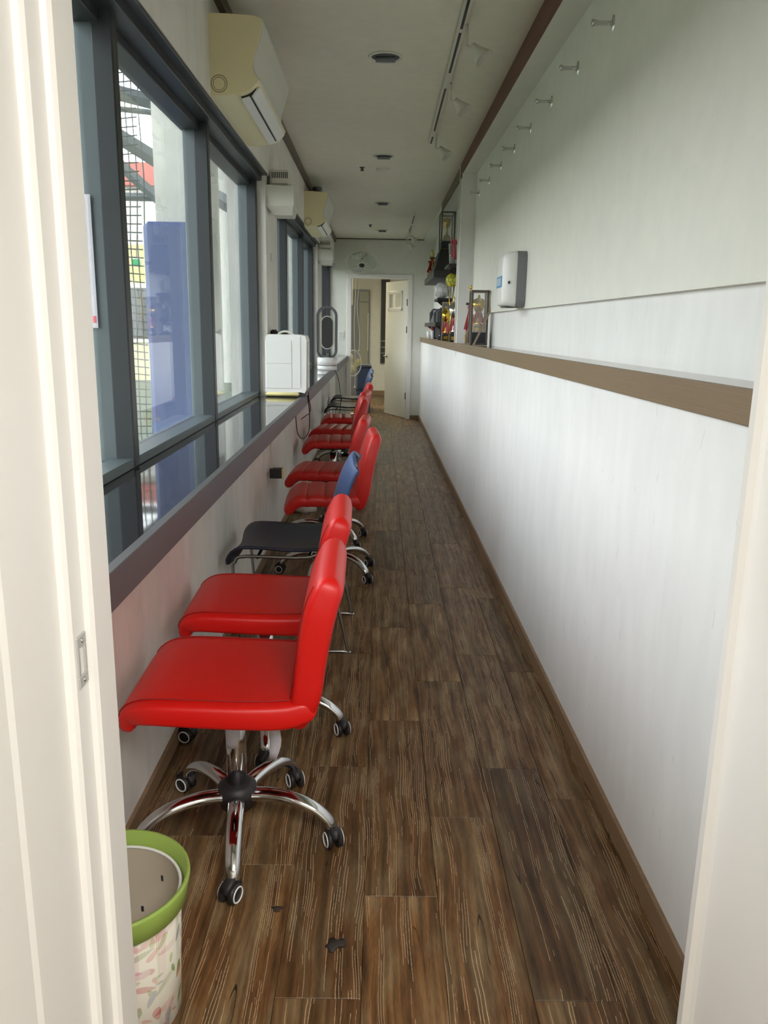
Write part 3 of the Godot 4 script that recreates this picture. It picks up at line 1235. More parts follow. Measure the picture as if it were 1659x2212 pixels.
	bb(st, Vector3(0, -0.025, -0.05), Vector3(0.012, 0.025, 0.05), 0.003)
	obj("plate", st, M.white, c)


func stadium(st: SurfaceTool, r: float, half: float, z0: float, z1: float, at: Vector3) -> void:
	var poly := []
	for k in 32:
		var a := TAU * (k + 0.5) / 32.0
		poly.append(Vector2(r * cos(a), half * signf(sin(a)) + r * sin(a)))
	prism(st, poly, z0, z1, Transform3D(Basis(), at))


# ---------------------------------------------------------------- ceiling
func spot(track: Node3D, at: Vector3, turn: float) -> void:
	var T := Transform3D(Basis(Vector3.UP, turn), at)
	var st := S(true)
	tube(st, [T * Vector3(0, 0, 0), T * Vector3(0, -0.09, 0)], 0.007, 8)
	tube(st, [T * Vector3(0, -0.09, 0), T * Vector3(0.05, -0.105, 0)], 0.006, 8)
	var o := obj("spot_arm", st, M.white2, track)
	st = S(true)
	var H := T * Transform3D(Basis(Vector3.BACK, 0.75), Vector3(0.055, -0.115, 0))
	lathe(st, [Vector2(0, 0.035), Vector2(0.014, 0.034), Vector2(0.02, 0.01), Vector2(0.042, -0.045), Vector2(0.044, -0.05), Vector2(0.038, -0.048), Vector2(0.016, 0.0), Vector2(0, 0.0)], 18, H)
	obj("spot_head", st, M.white2, o)


func build_ceiling_things() -> void:
	var zs := [-4.45, -6.75, -9.05, -11.35]
	var names := ["large round downlight beside the first spotlight track, unlit", "second recessed round downlight, beside the smoke detector", "third recessed round downlight in the middle of the ceiling", "fourth recessed round downlight, in front of the wall fan"]
	for i in 4:
		var z: float = zs[i]
		var d := thing("downlight", names[i], "downlight", Vector3(0.005, cy(z), z), 0.0, "recessed ceiling downlights")
		var st := S(true)
		lathe(st, [Vector2(0.088, 0.0), Vector2(0.088, -0.004), Vector2(0.082, -0.008), Vector2(0.074, -0.006), Vector2(0.070, 0.0)], 32)
		obj("ring", st, M.white2, d)
		st = S(true)
		lathe(st, [Vector2(0.0, -0.001), Vector2(0.071, -0.001), Vector2(0.071, 0.002), Vector2(0.0, 0.002)], 32)
		obj("lens", st, M.grey_dark, d)
		st = S(true)
		tube(st, [Vector3(-0.05, -0.012, 0.0), Vector3(0.05, -0.012, 0.0)], 0.014, 10)
		obj("bulb", st, M.grey, d)
	var sd := thing("smoke_detector", "white disc smoke detector beside the second downlight", "smoke detector", Vector3(0.0, cy(-7.25), -7.25))
	var st := S(true)
	lathe(st, [Vector2(0, -0.02), Vector2(0.04, -0.019), Vector2(0.052, -0.012), Vector2(0.055, 0.0)], 28)
	obj("cover", st, M.white2, sd)
	for q in [[-0.175, -7.2, "small dark ceiling sensor beside the smoke detector"], [-0.15, -10.8, "small dark ceiling sensor near the wall fan"]]:
		var se := thing("sprinkler_head", q[2], "sprinkler", Vector3(q[0], cy(q[1]), q[1]))
		st = S(true)
		lathe(st, [Vector2(0, -0.03), Vector2(0.012, -0.03), Vector2(0.014, -0.02), Vector2(0.008, -0.012), Vector2(0.022, -0.004), Vector2(0.022, 0.0)], 14)
		obj("head", st, M.grey_dark, se)
	# tracks
	var t1 := thing("spotlight_track", "white ceiling track with three small spotlights above the pegs", "track light", Vector3(0.345, 0, 0))
	st = S()
	lwall(st, -0.017, 0.017, func(z): return cy(z) - 0.018, cy, -3.0, -6.25)
	obj("rail", st, M.white2, t1)
	for q in [[-3.2, -4.0], [-4.05, -4.62], [-4.9, -5.85], [-6.02, -6.22]]:
		st = S()
		lwall(st, -0.006, 0.006, func(z): return cy(z) - 0.0195, func(z): return cy(z) - 0.015, q[0], q[1])
		obj("slot", st, M.black, t1)
	for z in [-3.95, -4.8, -5.95]:
		spot(t1, Vector3(0.02, cy(z) - 0.015, z), -0.5)
	var t2 := thing("spotlight_track", "short white ceiling track in front of the wall fan", "track light", Vector3(0.375, 0, 0))
	st = S()
	lwall(st, -0.017, 0.017, func(z): return cy(z) - 0.018, cy, -9.7, -12.2)
	obj("rail", st, M.white2, t2)
	for q in [[-9.8, -10.5], [-10.7, -11.6]]:
		st = S()
		lwall(st, -0.006, 0.006, func(z): return cy(z) - 0.0195, func(z): return cy(z) - 0.015, q[0], q[1])
		obj("slot", st, M.black, t2)
	for z in [-11.0, -11.9]:
		spot(t2, Vector3(-0.02, cy(z) - 0.015, z), 0.4)
	# dome camera above the second air conditioner
	var cm := thing("dome_camera", "small dark dome camera above the second air conditioner", "camera", Vector3(-0.63, cy(-8.2), -8.2))
	st = S(true)
	lathe(st, [Vector2(0.045, 0.0), Vector2(0.045, -0.03), Vector2(0.03, -0.035), Vector2(0.0, -0.035)], 18)
	obj("mount", st, M.grey, cm)
	st = S(true)
	lathe(st, [Vector2(0.032, -0.03), Vector2(0.032, -0.06), Vector2(0.024, -0.082), Vector2(0.0, -0.09)], 18)
	obj("dome", st, M.black, cm)


# ---------------------------------------------------------------- right wall
func build_right_things() -> void:
	var zs := [-3.10, -3.60, -4.10, -4.62, -5.13, -5.65, -6.20, -6.76]
	for i in 8:
		var z: float = zs[i]
		var where := ["first", "second", "third", "fourth", "fifth", "sixth", "seventh", "eighth"]
		var h := thing("coat_peg", "%s chrome coat peg counted from the entrance doorway" % where[i], "peg", Vector3(rx(z, 0.12), 2.445, z), 0.0, "row of chrome pegs on the niche wall")
		var st := S(true)
		lathe(st, [Vector2(0, 0.006), Vector2(0.02, 0.005), Vector2(0.023, 0.0)], 20, Transform3D(Basis(Vector3.BACK, PI / 2).scaled(Vector3(1, 1.25, 0.7)), Vector3.ZERO))
		obj("plate", st, M.chrome, h)
		st = S(true)
		lathe(st, [Vector2(0, 0.0), Vector2(0.011, 0.0), Vector2(0.0075, 0.012), Vector2(0.0075, 0.05), Vector2(0.0115, 0.068), Vector2(0.0125, 0.074), Vector2(0.010, 0.077), Vector2(0, 0.077)], 18, Transform3D(Basis(Vector3.BACK, PI / 2), Vector3.ZERO))
		obj("stem", st, M.chrome, h)
	# paper towel dispenser
	var d := thing("paper_towel_dispenser", "white paper towel dispenser with grey back on the upper wall panel", "dispenser", Vector3(rx(-4.64, 0.12), 1.515, -4.64))
	var st := S()
	prism(st, rounded(Vector2(-0.135, 0.0), Vector2(0.135, 0.295), 0.035), 0.0, 0.052, Transform3D(Basis(Vector3.UP, -PI / 2), Vector3.ZERO))
	obj("back_shell", st, M.grey, d)
	st = S(true)
	var rows := []
	for k in 7:
		var t := k / 6.0
		var x := -0.05 - 0.075 * sin(t * PI / 2)
		var ins := 0.035 * (1.0 - cos(t * PI / 2)) + (0.0 if k < 6 else 0.02)
		var row := PackedVector3Array()
		for p in rounded(Vector2(-0.135 + ins, 0.0 + ins * 0.4), Vector2(0.135 - ins, 0.295 - ins), 0.035):
			row.append(Vector3(x, p.y, p.x))
		rows.append(row)
	grid(st, rows)
	obj("front_cover", st, M.white, d)
	st = S()
	bb(st, Vector3(-0.128, 0.105, -0.10), Vector3(-0.1235, 0.165, 0.085), 0.001)
	bb(st, Vector3(-0.127, 0.105, 0.083), Vector3(-0.10, 0.165, 0.0865), 0.001)
	var lb := obj("blue_label", st, M.label_blue, d)
	for k in 5:
		st = S()
		bx(st, Vector3(-0.1287, 0.115, -0.08 + k * 0.03), Vector3(-0.1278, 0.155, -0.068 + k * 0.03))
		obj("print_mark", st, M.white, lb)
	st = S()
	bb(st, Vector3(-0.098, 0.12, 0.118), Vector3(-0.088, 0.135, 0.135), 0.002)
	obj("lock", st, M.black, d)
	st = S()
	bx(st, Vector3(-0.10, -0.003, -0.10), Vector3(-0.03, 0.002, 0.10))
	obj("paper_slot", st, M.black2, d)


func rounded(a: Vector2, b: Vector2, r: float) -> Array:
	var out := []
	for q in [[b.x - r, b.y - r, 0.0], [a.x + r, b.y - r, 0.5], [a.x + r, a.y + r, 1.0], [b.x - r, a.y + r, 1.5]]:
		for k in 5:
			var w: float = PI * (q[2] + k / 8.0)
			out.append(Vector2(q[0], q[1]) + Vector2(cos(w), sin(w)) * r)
	return out


# ---------------------------------------------------------------- trophies on the ledge
func ribbons(root: Node3D, at: Vector3, len: float, m: Material, n: int, spread: float) -> void:
	for k in n:
		var st := S(true)
		var a := TAU * k / n + 0.4
		var rows := []
		for i in 8:
			var t := i / 7.0
			var c := at + Vector3(cos(a) * (0.008 + spread * t), -len * t * (0.85 + 0.15 * sin(k * 2.1)), sin(a) * (0.008 + spread * t))
			var s := Vector3(-sin(a + t * 1.3), 0, cos(a + t * 1.3)) * 0.011
			var o := Vector3(cos(a), 0, sin(a)) * 0.0012
			rows.append(PackedVector3Array([c - s, c + s, c + s + o, c - s + o]))
		grid(st, rows)
		obj("ribbon", st, m, root)


func trophy(at: Vector3, label: String, h: float, metal: Material, rib: Material, cup: bool, foil := false) -> Node3D:
	var root := thing("trophy", label, "trophy", at, 0.0, "trophies on the ledge and shelves")
	var st := S()
	bb(st, Vector3(-0.04, 0, -0.04), Vector3(0.04, h * 0.16, 0.04), 0.004)
	bb(st, Vector3(-0.032, h * 0.16, -0.032), Vector3(0.032, h * 0.22, 0.032), 0.003)
	obj("plinth", st, M.wood if not foil else M.black2, root)
	st = S()
	bx(st, Vector3(-0.025, h * 0.04, 0.04), Vector3(0.025, h * 0.12, 0.0415))
	obj("name_plate", st, M.gold, root)
	st = S(true)
	if cup:
		lathe(st, [Vector2(0, h * 0.22), Vector2(0.028, h * 0.22), Vector2(0.012, h * 0.28), Vector2(0.008, h * 0.42), Vector2(0.018, h * 0.46), Vector2(0.010, h * 0.50), Vector2(0.03, h * 0.56), Vector2(0.043, h * 0.68), Vector2(0.047, h * 0.82), Vector2(0.043, h * 0.82), Vector2(0.036, h * 0.66), Vector2(0.0, h * 0.60)], 20)
		obj("cup", st, metal, root)
		for s in [-1.0, 1.0]:
			st = S(true)
			tube(st, curve([Vector3(0, h * 0.60, s * 0.032), Vector3(0, h * 0.63, s * 0.062), Vector3(0, h * 0.74, s * 0.070), Vector3(0, h * 0.80, s * 0.045)], 5), 0.004, 6)
			obj("handle", st, metal, root)
		st = S(true)
		lathe(st, [Vector2(0.045, h * 0.82), Vector2(0.03, h * 0.87), Vector2(0.008, h * 0.90), Vector2(0.010, h * 0.95), Vector2(0.0, h)], 18)
		obj("lid", st, metal, root)
	else:
		for s in [-1.0, 1.0]:
			tube(st, [Vector3(0, h * 0.22, s * 0.022), Vector3(0, h * 0.66, s * 0.022)], 0.006, 8)
		obj("column", st, metal, root)
		st = S()
		bb(st, Vector3(-0.035, h * 0.66, -0.035), Vector3(0.035, h * 0.70, 0.035), 0.003)
		obj("platform", st, M.black2, root)
		# small player figure
		st = S(true)
		tube(st, [Vector3(0, h * 0.70, -0.012), Vector3(0.004, h * 0.80, -0.004)], 0.006, 8)
		tube(st, [Vector3(0.012, h * 0.71, 0.016), Vector3(0.004, h * 0.80, 0.004)], 0.006, 8)
		tube(st, [Vector3(0.004, h * 0.79, 0), Vector3(0, h * 0.91, 0)], 0.010, 8)
		tube(st, [Vector3(0, h * 0.89, 0.008), Vector3(0.02, h * 0.84, 0.028)], 0.004, 6)
		tube(st, [Vector3(0, h * 0.89, -0.008), Vector3(-0.015, h * 0.96, -0.026)], 0.004, 6)
		lathe(st, [Vector2(0, h * 0.92), Vector2(0.009, h * 0.94), Vector2(0.010, h * 0.965), Vector2(0, h)], 12)
		obj("figure", st, M.gold, root)
	if rib != null:
		st = S(true)
		for k in 3:
			tube(st, ring_pts(0.018, 12, Transform3D(Basis(Vector3.UP, k * 1.1) * Basis(Vector3.RIGHT, 1.1), Vector3(0, h * 0.62, 0.02 * (k - 1)))), 0.005, 5, -1.0, 1.8, true)
		obj("bow", st, rib, root)
		ribbons(root, Vector3(0, h * 0.62, 0), h * 0.44, rib, 7, 0.03)
	return root


func display_case(at: Vector3, label: String, w: float, d: float, h: float, trim: Material) -> Node3D:
	var root := thing("display_case", label, "display case", at)
	var t := 0.007
	for q in [[-w, -d], [w, -d], [w, d], [-w, d]]:
		var st := S()
		bb(st, Vector3(q[0] - t, 0, q[1] - t), Vector3(q[0] + t, h, q[1] + t), 0.002)
		obj("post", st, trim, root)
	var st2 := S()
	for y in [0.0, h - 2 * t]:
		for s in [-1.0, 1.0]:
			bx(st2, Vector3(-w, y, s * d - t), Vector3(w, y + 2 * t, s * d + t))
			bx(st2, Vector3(s * w - t, y, -d), Vector3(s * w + t, y + 2 * t, d))
	obj("rails", st2, trim, root)
	st2 = S()
	bx(st2, Vector3(-w, 0.002, -d), Vector3(w, 0.09 * h / 0.38, d))
	obj("plinth", st2, M.navy, root)
	for s in [-1.0, 1.0]:
		st2 = S()
		bx(st2, Vector3(-w, 0.09, s * d - 0.001), Vector3(w, h - 0.012, s * d + 0.001))
		obj("pane", st2, M.acrylic, root)
		st2 = S()
		bx(st2, Vector3(s * w - 0.001, 0.09, -d), Vector3(s * w + 0.001, h - 0.012, d))
		obj("pane", st2, M.acrylic, root)
	return root


func soccer_ball(at: Vector3, r: float, label: String, base: Material, line: Material) -> void:
	var root := thing("ball", label, "ball", at)
	var st := S(true)
	var prof := []
	for k in 17:
		var a := -PI / 2 + PI * k / 16.0
		prof.append(Vector2(maxf(r * cos(a), 0.0), r * sin(a)))
	lathe(st, prof, 28)
	obj("skin", st, base, root)
	# seams of an icosahedral ball: pentagons round the twelve corners
	st = S(true)
	var g := (1.0 + sqrt(5.0)) / 2.0
	var vs := []
	for s in [-1.0, 1.0]:
		for s2 in [-g, g]:
			vs += [Vector3(0, s, s2).normalized(), Vector3(s, s2, 0).normalized(), Vector3(s2, 0, s).normalized()]
	for i in vs.size():
		for j in range(i + 1, vs.size()):
			if vs[i].distance_to(vs[j]) < 1.1:
				var a: Vector3 = vs[i].lerp(vs[j], 0.333).normalized()
				var b: Vector3 = vs[i].lerp(vs[j], 0.667).normalized()
				tube(st, [a * r, ((a + b) * 0.5).normalized() * r, b * r], r * 0.028, 4)
		var near := []
		for j in vs.size():
			if j != i and vs[i].distance_to(vs[j]) < 1.1:
				near.append(vs[i].lerp(vs[j], 0.333).normalized())
		for a in near.size():
			for b in range(a + 1, near.size()):
				if near[a].distance_to(near[b]) < 0.45:
					tube(st, [near[a] * r, ((near[a] + near[b]) * 0.5).normalized() * r, near[b] * r], r * 0.028, 4)
	obj("seam_lines", st, line, root)


func wall_shelf(at: Vector3, label: String, len: float, dep: float, th: float) -> void:
	var root := thing("wall_shelf", label, "shelf", at)
	var st := S()
	bb(st, Vector3(-dep, -th, -len), Vector3(0, 0, 0), 0.004)
	obj("board", st, M.black2, root)
	for z in [-0.12, -len + 0.12]:
		st = S()
		prism(st, [Vector2(0, -th), Vector2(-dep * 0.85, -th), Vector2(0, -th - 0.12)], z - 0.01, z + 0.01)
		obj("bracket", st, M.black, root)


func build_trophies() -> void:
	# near case and what stands round it
	var y := func(z: float) -> float: return ly(z)
	var c := display_case(Vector3(rx(-5.95, 0.048), ly(-5.95) + 0.001, -5.95), "dark-framed clear display case at the near end of the trophies", 0.056, 0.07, 0.385, M.trim_brown)
	trophy(Vector3(rx(-5.95, 0.048), ly(-5.95) + 0.092, -5.95), "red-ribboned gold cup inside the dark-framed display case", 0.27, M.gold, M.ribbon_red, true)
	var st := S()
	bb(st, Vector3(-0.0, -0.0, -0.006), Vector3(0.014, 0.36, 0.006), 0.002, Transform3D(Basis(Vector3.BACK, -0.42), Vector3.ZERO))
	var stick := obj("wood_strip", st, M.wood)
	stick.position = Vector3(rx(-5.8, 0.0), ly(-5.8) + 0.001, -5.84)
	tag(stick, "narrow wooden strip leaning against the dark-framed display case", "wood strip")
	trophy(Vector3(rx(-6.62, 0.065), ly(-6.62) + 0.001, -6.62), "gold figure trophy with pink ribbons beside the dark-framed case", 0.46, M.gold, M.ribbon, false)
	trophy(Vector3(rx(-7.66, 0.035), ly(-7.66) + 0.001, -7.66), "silver cup with red ribbon just beyond the wall fin", 0.40, M.silver, M.ribbon, true, true)
	trophy(Vector3(rx(-7.95, 0.075), ly(-7.95) + 0.001, -7.95), "silver figure trophy behind the ribboned silver cup", 0.44, M.silver, M.ribbon_red, false, true)
	trophy(Vector3(rx(-8.62, 0.045), ly(-8.62) + 0.001, -8.62), "gold cup with pink ribbon between the ball stand and the light-edged frame", 0.36, M.gold, M.ribbon, true, true)
	trophy(Vector3(rx(-9.25, 0.05), ly(-9.25) + 0.001, -9.25), "short silver cup behind the dark picture frame", 0.20, M.silver, null, true, true)
	# white pipe at the edge of the fin
	st = S(true)
	tube(st, [Vector3(rx(-7.085, 0.004), ly(-7.085), -7.085), Vector3(rx(-7.085, 0.004), cy(-7.085), -7.085)], 0.017, 12)
	tag(obj("pipe", st, M.white2), "white upright pipe at the edge of the wall fin", "pipe")
	# tall stand carrying the yellow ball and a ribboned crystal trophy
	var z := -8.35
	var sd := thing("ball_stand", "tall gold tripod stand holding the yellow ball", "stand", Vector3(rx(z, 0.07), ly(z) + 0.001, z))
	st = S(true)
	for k in 3:
		var a := TAU * k / 3.0
		tube(st, [Vector3(cos(a) * 0.05, 0.0, sin(a) * 0.05), Vector3(0, 0.28, 0), Vector3(-cos(a) * 0.045, 0.545, -sin(a) * 0.045)], 0.005, 6)
	obj("leg", st, M.gold, sd)
	st = S(true)
	tube(st, ring_pts(0.046, 16, Transform3D(Basis(), Vector3(0, 0.545, 0))), 0.004, 6, -1.0, 1.0, true)
	obj("ring", st, M.gold, sd)
	soccer_ball(Vector3(rx(z, 0.07), ly(z) + 0.601, z), 0.066, "yellow ball with black seam lines on the gold stand", M.yellow, M.black)
	wall_shelf(Vector3(rx(-8.2, 0.168), 2.0, -8.05), "small black wall shelf above the yellow ball", 0.5, 0.165, 0.03)
	var cr := thing("glass_vase", "clear tapered glass award with a pink bow on the small shelf", "glass award", Vector3(rx(-8.25, 0.065), 2.001, -8.25))
	st = S(true)
	lathe(st, [Vector2(0.0, 0.0), Vector2(0.038, 0.0), Vector2(0.052, 0.20), Vector2(0.048, 0.20), Vector2(0.034, 0.01), Vector2(0, 0.01)], 16)
	obj("glass_body", st, M.acrylic, cr)
	st = S(true)
	for k in 4:
		tube(st, ring_pts(0.028, 12, Transform3D(Basis(Vector3.UP, k * 0.9) * Basis(Vector3.RIGHT, 1.2), Vector3(0.0, 0.21, 0.02 * (k - 1.5)))), 0.007, 5, -1.0, 1.8, true)
	obj("bow", st, M.ribbon, cr)
	ribbons(cr, Vector3(0, 0.2, 0.05), 0.18, M.ribbon, 4, 0.01)
	# large dark shelf with its hood-like bracket, tall case with gold cup on top
	var hb := thing("shelf_unit", "large black hood-shaped shelf carrying the tall trophy case", "shelf", Vector3(rx(-9.4, 0.168), 1.93, -9.4))
	st = S()
	var p := []
	for i in 8:
		var top := bool(i & 2)
		p.append(Vector3(0.0 if i & 1 else (-0.16 if top else -0.225), 0.30 if top else 0.075, (-0.25 if top else -0.62) if i & 4 else (0.22 if top else 0.30)))
	hexa(st, p)
	obj("hood", st, M.black2, hb)
	st = S()
	bb(st, Vector3(-0.235, 0.0, -1.5), Vector3(0.0, 0.075, 0.32), 0.004)
	obj("board", st, M.black2, hb)
	display_case(Vector3(rx(-9.4, 0.088), 2.231, -9.38), "tall glass case with dark frame standing on the hood-shaped shelf", 0.07, 0.16, 0.40, M.trim_brown)
	trophy(Vector3(rx(-9.4, 0.088), 2.33, -9.38), "gold cup inside the tall case on the hood-shaped shelf", 0.29, M.gold, null, true)
	for q in [[-10.35, 0.33, "gold figure trophy with red ribbons on the hood-shaped shelf"], [-10.65, 0.30, "small gold trophy at the far end of the hood-shaped shelf"]]:
		trophy(Vector3(rx(q[0], 0.0), 2.006, q[0]), q[2], q[1], M.gold, M.ribbon_red, false)
	# white ball with its stand, lower shelf with dark boxes and leaning frames
	wall_shelf(Vector3(rx(-9.3, 0.168), 1.72, -9.3), "black wall shelf under the white ball", 0.55, 0.17, 0.03)
	soccer_ball(Vector3(rx(-9.6, 0.07), 1.814, -9.55), 0.093, "white ball on the black wall shelf", M.white, M.white2)
	wall_shelf(Vector3(rx(-9.6, 0.168), 1.45, -8.95), "long low black wall shelf above the ledge", 2.1, 0.21, 0.05)
	for q in [[-9.2, 0.15, 0.16, "at the end toward the yellow ball"], [-9.75, 0.12, 0.15, "right beside the ribbed white award"], [-10.4, 0.11, 0.17, "at the end toward the open door"]]:
		var bxn := thing("dark_box", "dark grey box on the long low black shelf, %s" % q[3], "box", Vector3(rx(q[0], 0.05), 1.451, q[0]), 0.0, "dark boxes on the low shelf")
		st = S()
		prism(st, [Vector2(-0.06, 0), Vector2(0.07, 0), Vector2(0.07, q[2]), Vector2(-0.02, q[2]), Vector2(-0.06, q[2] - 0.05)], -0.09, 0.09)
		obj("carton", st, M.grey_dark, bxn)
		st = S()
		bx(st, Vector3(-0.02, q[2] - 0.06, 0.09), Vector3(0.05, q[2] - 0.02, 0.091))
		obj("sticker", st, M.paper, bxn)
	var pl := thing("award_plate", "white ribbed fan-shaped award leaning on the low shelf", "award", Vector3(rx(-10.0, 0.01), 1.451, -10.02))
	st = S()
	prism(st, [Vector2(-0.04, 0), Vector2(0.03, 0), Vector2(0.045, 0.17), Vector2(0.01, 0.13)], -0.006, 0.006)
	obj("plate", st, M.paper, pl)
	# frames and cups standing on the ledge
	for q in [[-8.75, 0.40, M.wood, "tall light-edged picture frame standing on the ledge"], [-8.95, 0.33, M.black2, "dark picture frame standing on the ledge behind the light-edged one"], [-9.9, 0.26, M.black2, "low dark picture frame leaning on the ledge near the cups"]]:
		var pf := thing("picture_frame", q[3], "picture frame", Vector3(rx(q[0], 0.085), ly(q[0]) + 0.001, q[0]), -0.05)
		st = S()
		for s in [-1.0, 1.0]:
			bb(st, Vector3(s * 0.068 - 0.008, 0, -0.008), Vector3(s * 0.068 + 0.008, q[1], 0.008), 0.002)
		bb(st, Vector3(-0.07, 0, -0.008), Vector3(0.07, 0.016, 0.008), 0.002)
		bb(st, Vector3(-0.07, q[1] - 0.016, -0.008), Vector3(0.07, q[1], 0.008), 0.002)
		obj("moulding", st, q[2], pf)
		st = S()
		bx(st, Vector3(-0.06, 0.016, -0.004), Vector3(0.06, q[1] - 0.016, 0.002))
		obj("picture", st, M.grey, pf)
	for q in [[-10.5, 0.10, "white paper cup on the ledge with red toy on top"], [-11.3, 0.09, "white paper cup on the ledge closest to the end wall"]]:
		var cp := thing("cup", q[2], "cup", Vector3(rx(q[0], 0.05), ly(q[0]) + 0.001, q[0]))
		st = S(true)
		lathe(st, [Vector2(0, 0), Vector2(0.028, 0), Vector2(0.038, q[1]), Vector2(0.034, q[1]), Vector2(0.026, 0.01), Vector2(0, 0.008)], 18)
		obj("cup_body", st, M.white, cp)
	var ty := thing("toy", "small red and white toy sitting in the paper cup", "toy", Vector3(rx(-10.5, 0.05), ly(-10.5) + 0.10, -10.5))
	st = S(true)
	lathe(st, [Vector2(0, 0.0), Vector2(0.03, 0.01), Vector2(0.034, 0.045), Vector2(0.02, 0.07), Vector2(0.024, 0.095), Vector2(0.012, 0.12), Vector2(0, 0.124)], 14)
	obj("toy_body", st, M.ribbon_red, ty)


# ---------------------------------------------------------------- far end
func build_far_end() -> void:
	var fr := struct_node("door_2", "white frame around the open door at the corridor end", "door frame")
	var st := S()
	bb(st, Vector3(-0.51, 0, -12.51), Vector3(-0.445, 2.084, -12.33), 0.004)
	bb(st, Vector3(0.405, 0, -12.51), Vector3(0.47, 2.084, -12.33), 0.004)
	bb(st, Vector3(-0.51, 2.085, -12.51), Vector3(0.47, 2.15, -12.33), 0.004)
	obj("casing", st, M.frame_white, fr)
	# leaf, swung away into the next room
	var leaf := thing("door_leaf", "white door standing open into the back room, small window and lever", "door", Vector3(0.40, 0, -12.40), 0.0)
	var ang := deg_to_rad(67.0)
	leaf.rotation.y = -ang
	var W := 0.82
	st = S()
	bx(st, Vector3(-W, 0.012, -0.038), Vector3(0, 1.66, 0))
	bx(st, Vector3(-W, 1.90, -0.038), Vector3(0, 2.075, 0))
	bx(st, Vector3(-W, 1.66, -0.038), Vector3(-0.66, 1.90, 0))
	bx(st, Vector3(-0.22, 1.66, -0.038), Vector3(0, 1.90, 0))
	obj("panel", st, M.white2, leaf)
	st = S()
	for q in [[-0.70, -0.18, 1.885, 1.93], [-0.70, -0.18, 1.63, 1.675]]:
		bb(st, Vector3(q[0], q[2], -0.002), Vector3(q[1], q[3], 0.012), 0.003)
	for q in [[-0.70, -0.655], [-0.225, -0.18]]:
		bb(st, Vector3(q[0], 1.63, -0.002), Vector3(q[1], 1.93, 0.012), 0.003)
	var wf := obj("window_frame", st, M.white2, leaf)
	st = S()
	bx(st, Vector3(-0.66, 1.66, -0.022), Vector3(-0.22, 1.90, -0.018))
	obj("window_glass", st, M.glass, wf)
	st = S(true)
	tube(st, [Vector3(-W + 0.06, 0.93, 0.0), Vector3(-W + 0.06, 0.93, 0.05)], 0.011, 10)
	tube(st, [Vector3(-W + 0.06, 0.93, 0.05), Vector3(-W + 0.17, 0.93, 0.05)], 0.009, 10)
	lathe(st, [Vector2(0, 0.008), Vector2(0.026, 0.006), Vector2(0.028, 0)], 18, Transform3D(Basis(Vector3.RIGHT, PI / 2), Vector3(-W + 0.06, 0.93, 0)))
	tube(st, [Vector3(-W + 0.06, 0.93, -0.04), Vector3(-W + 0.06, 0.93, -0.085), Vector3(-W - 0.02, 0.93, -0.09)], 0.009, 10)
	obj("lever_handle", st, M.steel, leaf)
	for y in [0.35, 1.35, 1.75]:
		st = S(true)
		tube(st, [Vector3(0.004, y - 0.05, 0.006), Vector3(0.004, y + 0.05, 0.006)], 0.008, 8)
		obj("hinge", st, M.grey_dark, leaf)
	# wall fan above the door
	var f := thing("wall_fan", "white wall fan with round wire guard above the open door", "fan", Vector3(-0.285, 2.42, -12.35))
	st = S(true)
	bb(st, Vector3(-0.05, -0.06, 0.0), Vector3(0.05, 0.05, 0.05), 0.012)
	tube(st, [Vector3(0, 0.0, 0.04), Vector3(0, 0.01, 0.12), Vector3(0, -0.06, 0.17)], 0.03, 12)
	obj("bracket", st, M.white2, f)
	var T := Transform3D(Basis(Vector3.RIGHT, deg_to_rad(137.0)), Vector3(0, -0.13, 0.25))
	st = S(true)
	lathe(st, [Vector2(0, -0.14), Vector2(0.045, -0.13), Vector2(0.055, -0.08), Vector2(0.05, -0.03), Vector2(0, -0.03)], 18, T)
	obj("motor", st, M.white2, f)
	st = S(true)
	tube(st, ring_pts(0.225, 40, T), 0.009, 6, -1.0, 1.0, true)
	var ring := obj("guard_ring", st, M.white2, f)
	st = S(true)
	for k in 30:
		var a := TAU * k / 30.0
		for s in [-1.0, 1.0]:
			tube(st, [T * Vector3(0.05 * cos(a), 0.045 * s, 0.05 * sin(a)), T * Vector3(0.16 * cos(a), 0.045 * s, 0.16 * sin(a)), T * Vector3(0.225 * cos(a), 0, 0.225 * sin(a))], 0.0016, 4)
	for r in [0.09, 0.14, 0.19]:
		for s in [-1.0, 1.0]:
			tube(st, ring_pts(r, 30, Transform3D(T.basis, T * Vector3(0, 0.045 * s * (1.0 if r < 0.16 else 0.55), 0))), 0.0012, 4, -1.0, 1.0, true)
	obj("guard_wires", st, M.white2, ring)
	var bm := mat(Color(0.86, 0.88, 0.85, 0.25), 0.2)
	bm.transparency = BaseMaterial3D.TRANSPARENCY_ALPHA
	for k in 3:
		st = S(true)
		var rows := []
		for i in 7:
			var t := i / 6.0
			var a := TAU * k / 3.0
			var r := lerpf(0.04, 0.195, t)
			var half := 0.16 + 0.55 * sin(t * PI * 0.85)
			var row := PackedVector3Array()
			for j in 5:
				var w := -1.0 + j * 0.5
				row.append(T * Vector3(r * cos(a + half * w), 0.02 * w, r * sin(a + half * w)))
			for j in 5:
				var w := 1.0 - j * 0.5
				row.append(T * Vector3(r * cos(a + half * w), 0.02 * w + 0.003, r * sin(a + half * w)))
			rows.append(row)
		grid(st, rows)
		obj("blade", st, bm, f)
	st = S(true)
	lathe(st, [Vector2(0.052, 0.044), Vector2(0.052, 0.05), Vector2(0.046, 0.056), Vector2(0.042, 0.056), Vector2(0.042, 0.05)], 22, T)
	obj("guard_badge_ring", st, M.white2, f)
	st = S(true)
	lathe(st, [Vector2(0, 0.053), Vector2(0.043, 0.053), Vector2(0.043, 0.046), Vector2(0, 0.046)], 22, T)
	obj("guard_badge", st, M.black2, f)
	# back room
	st = S()
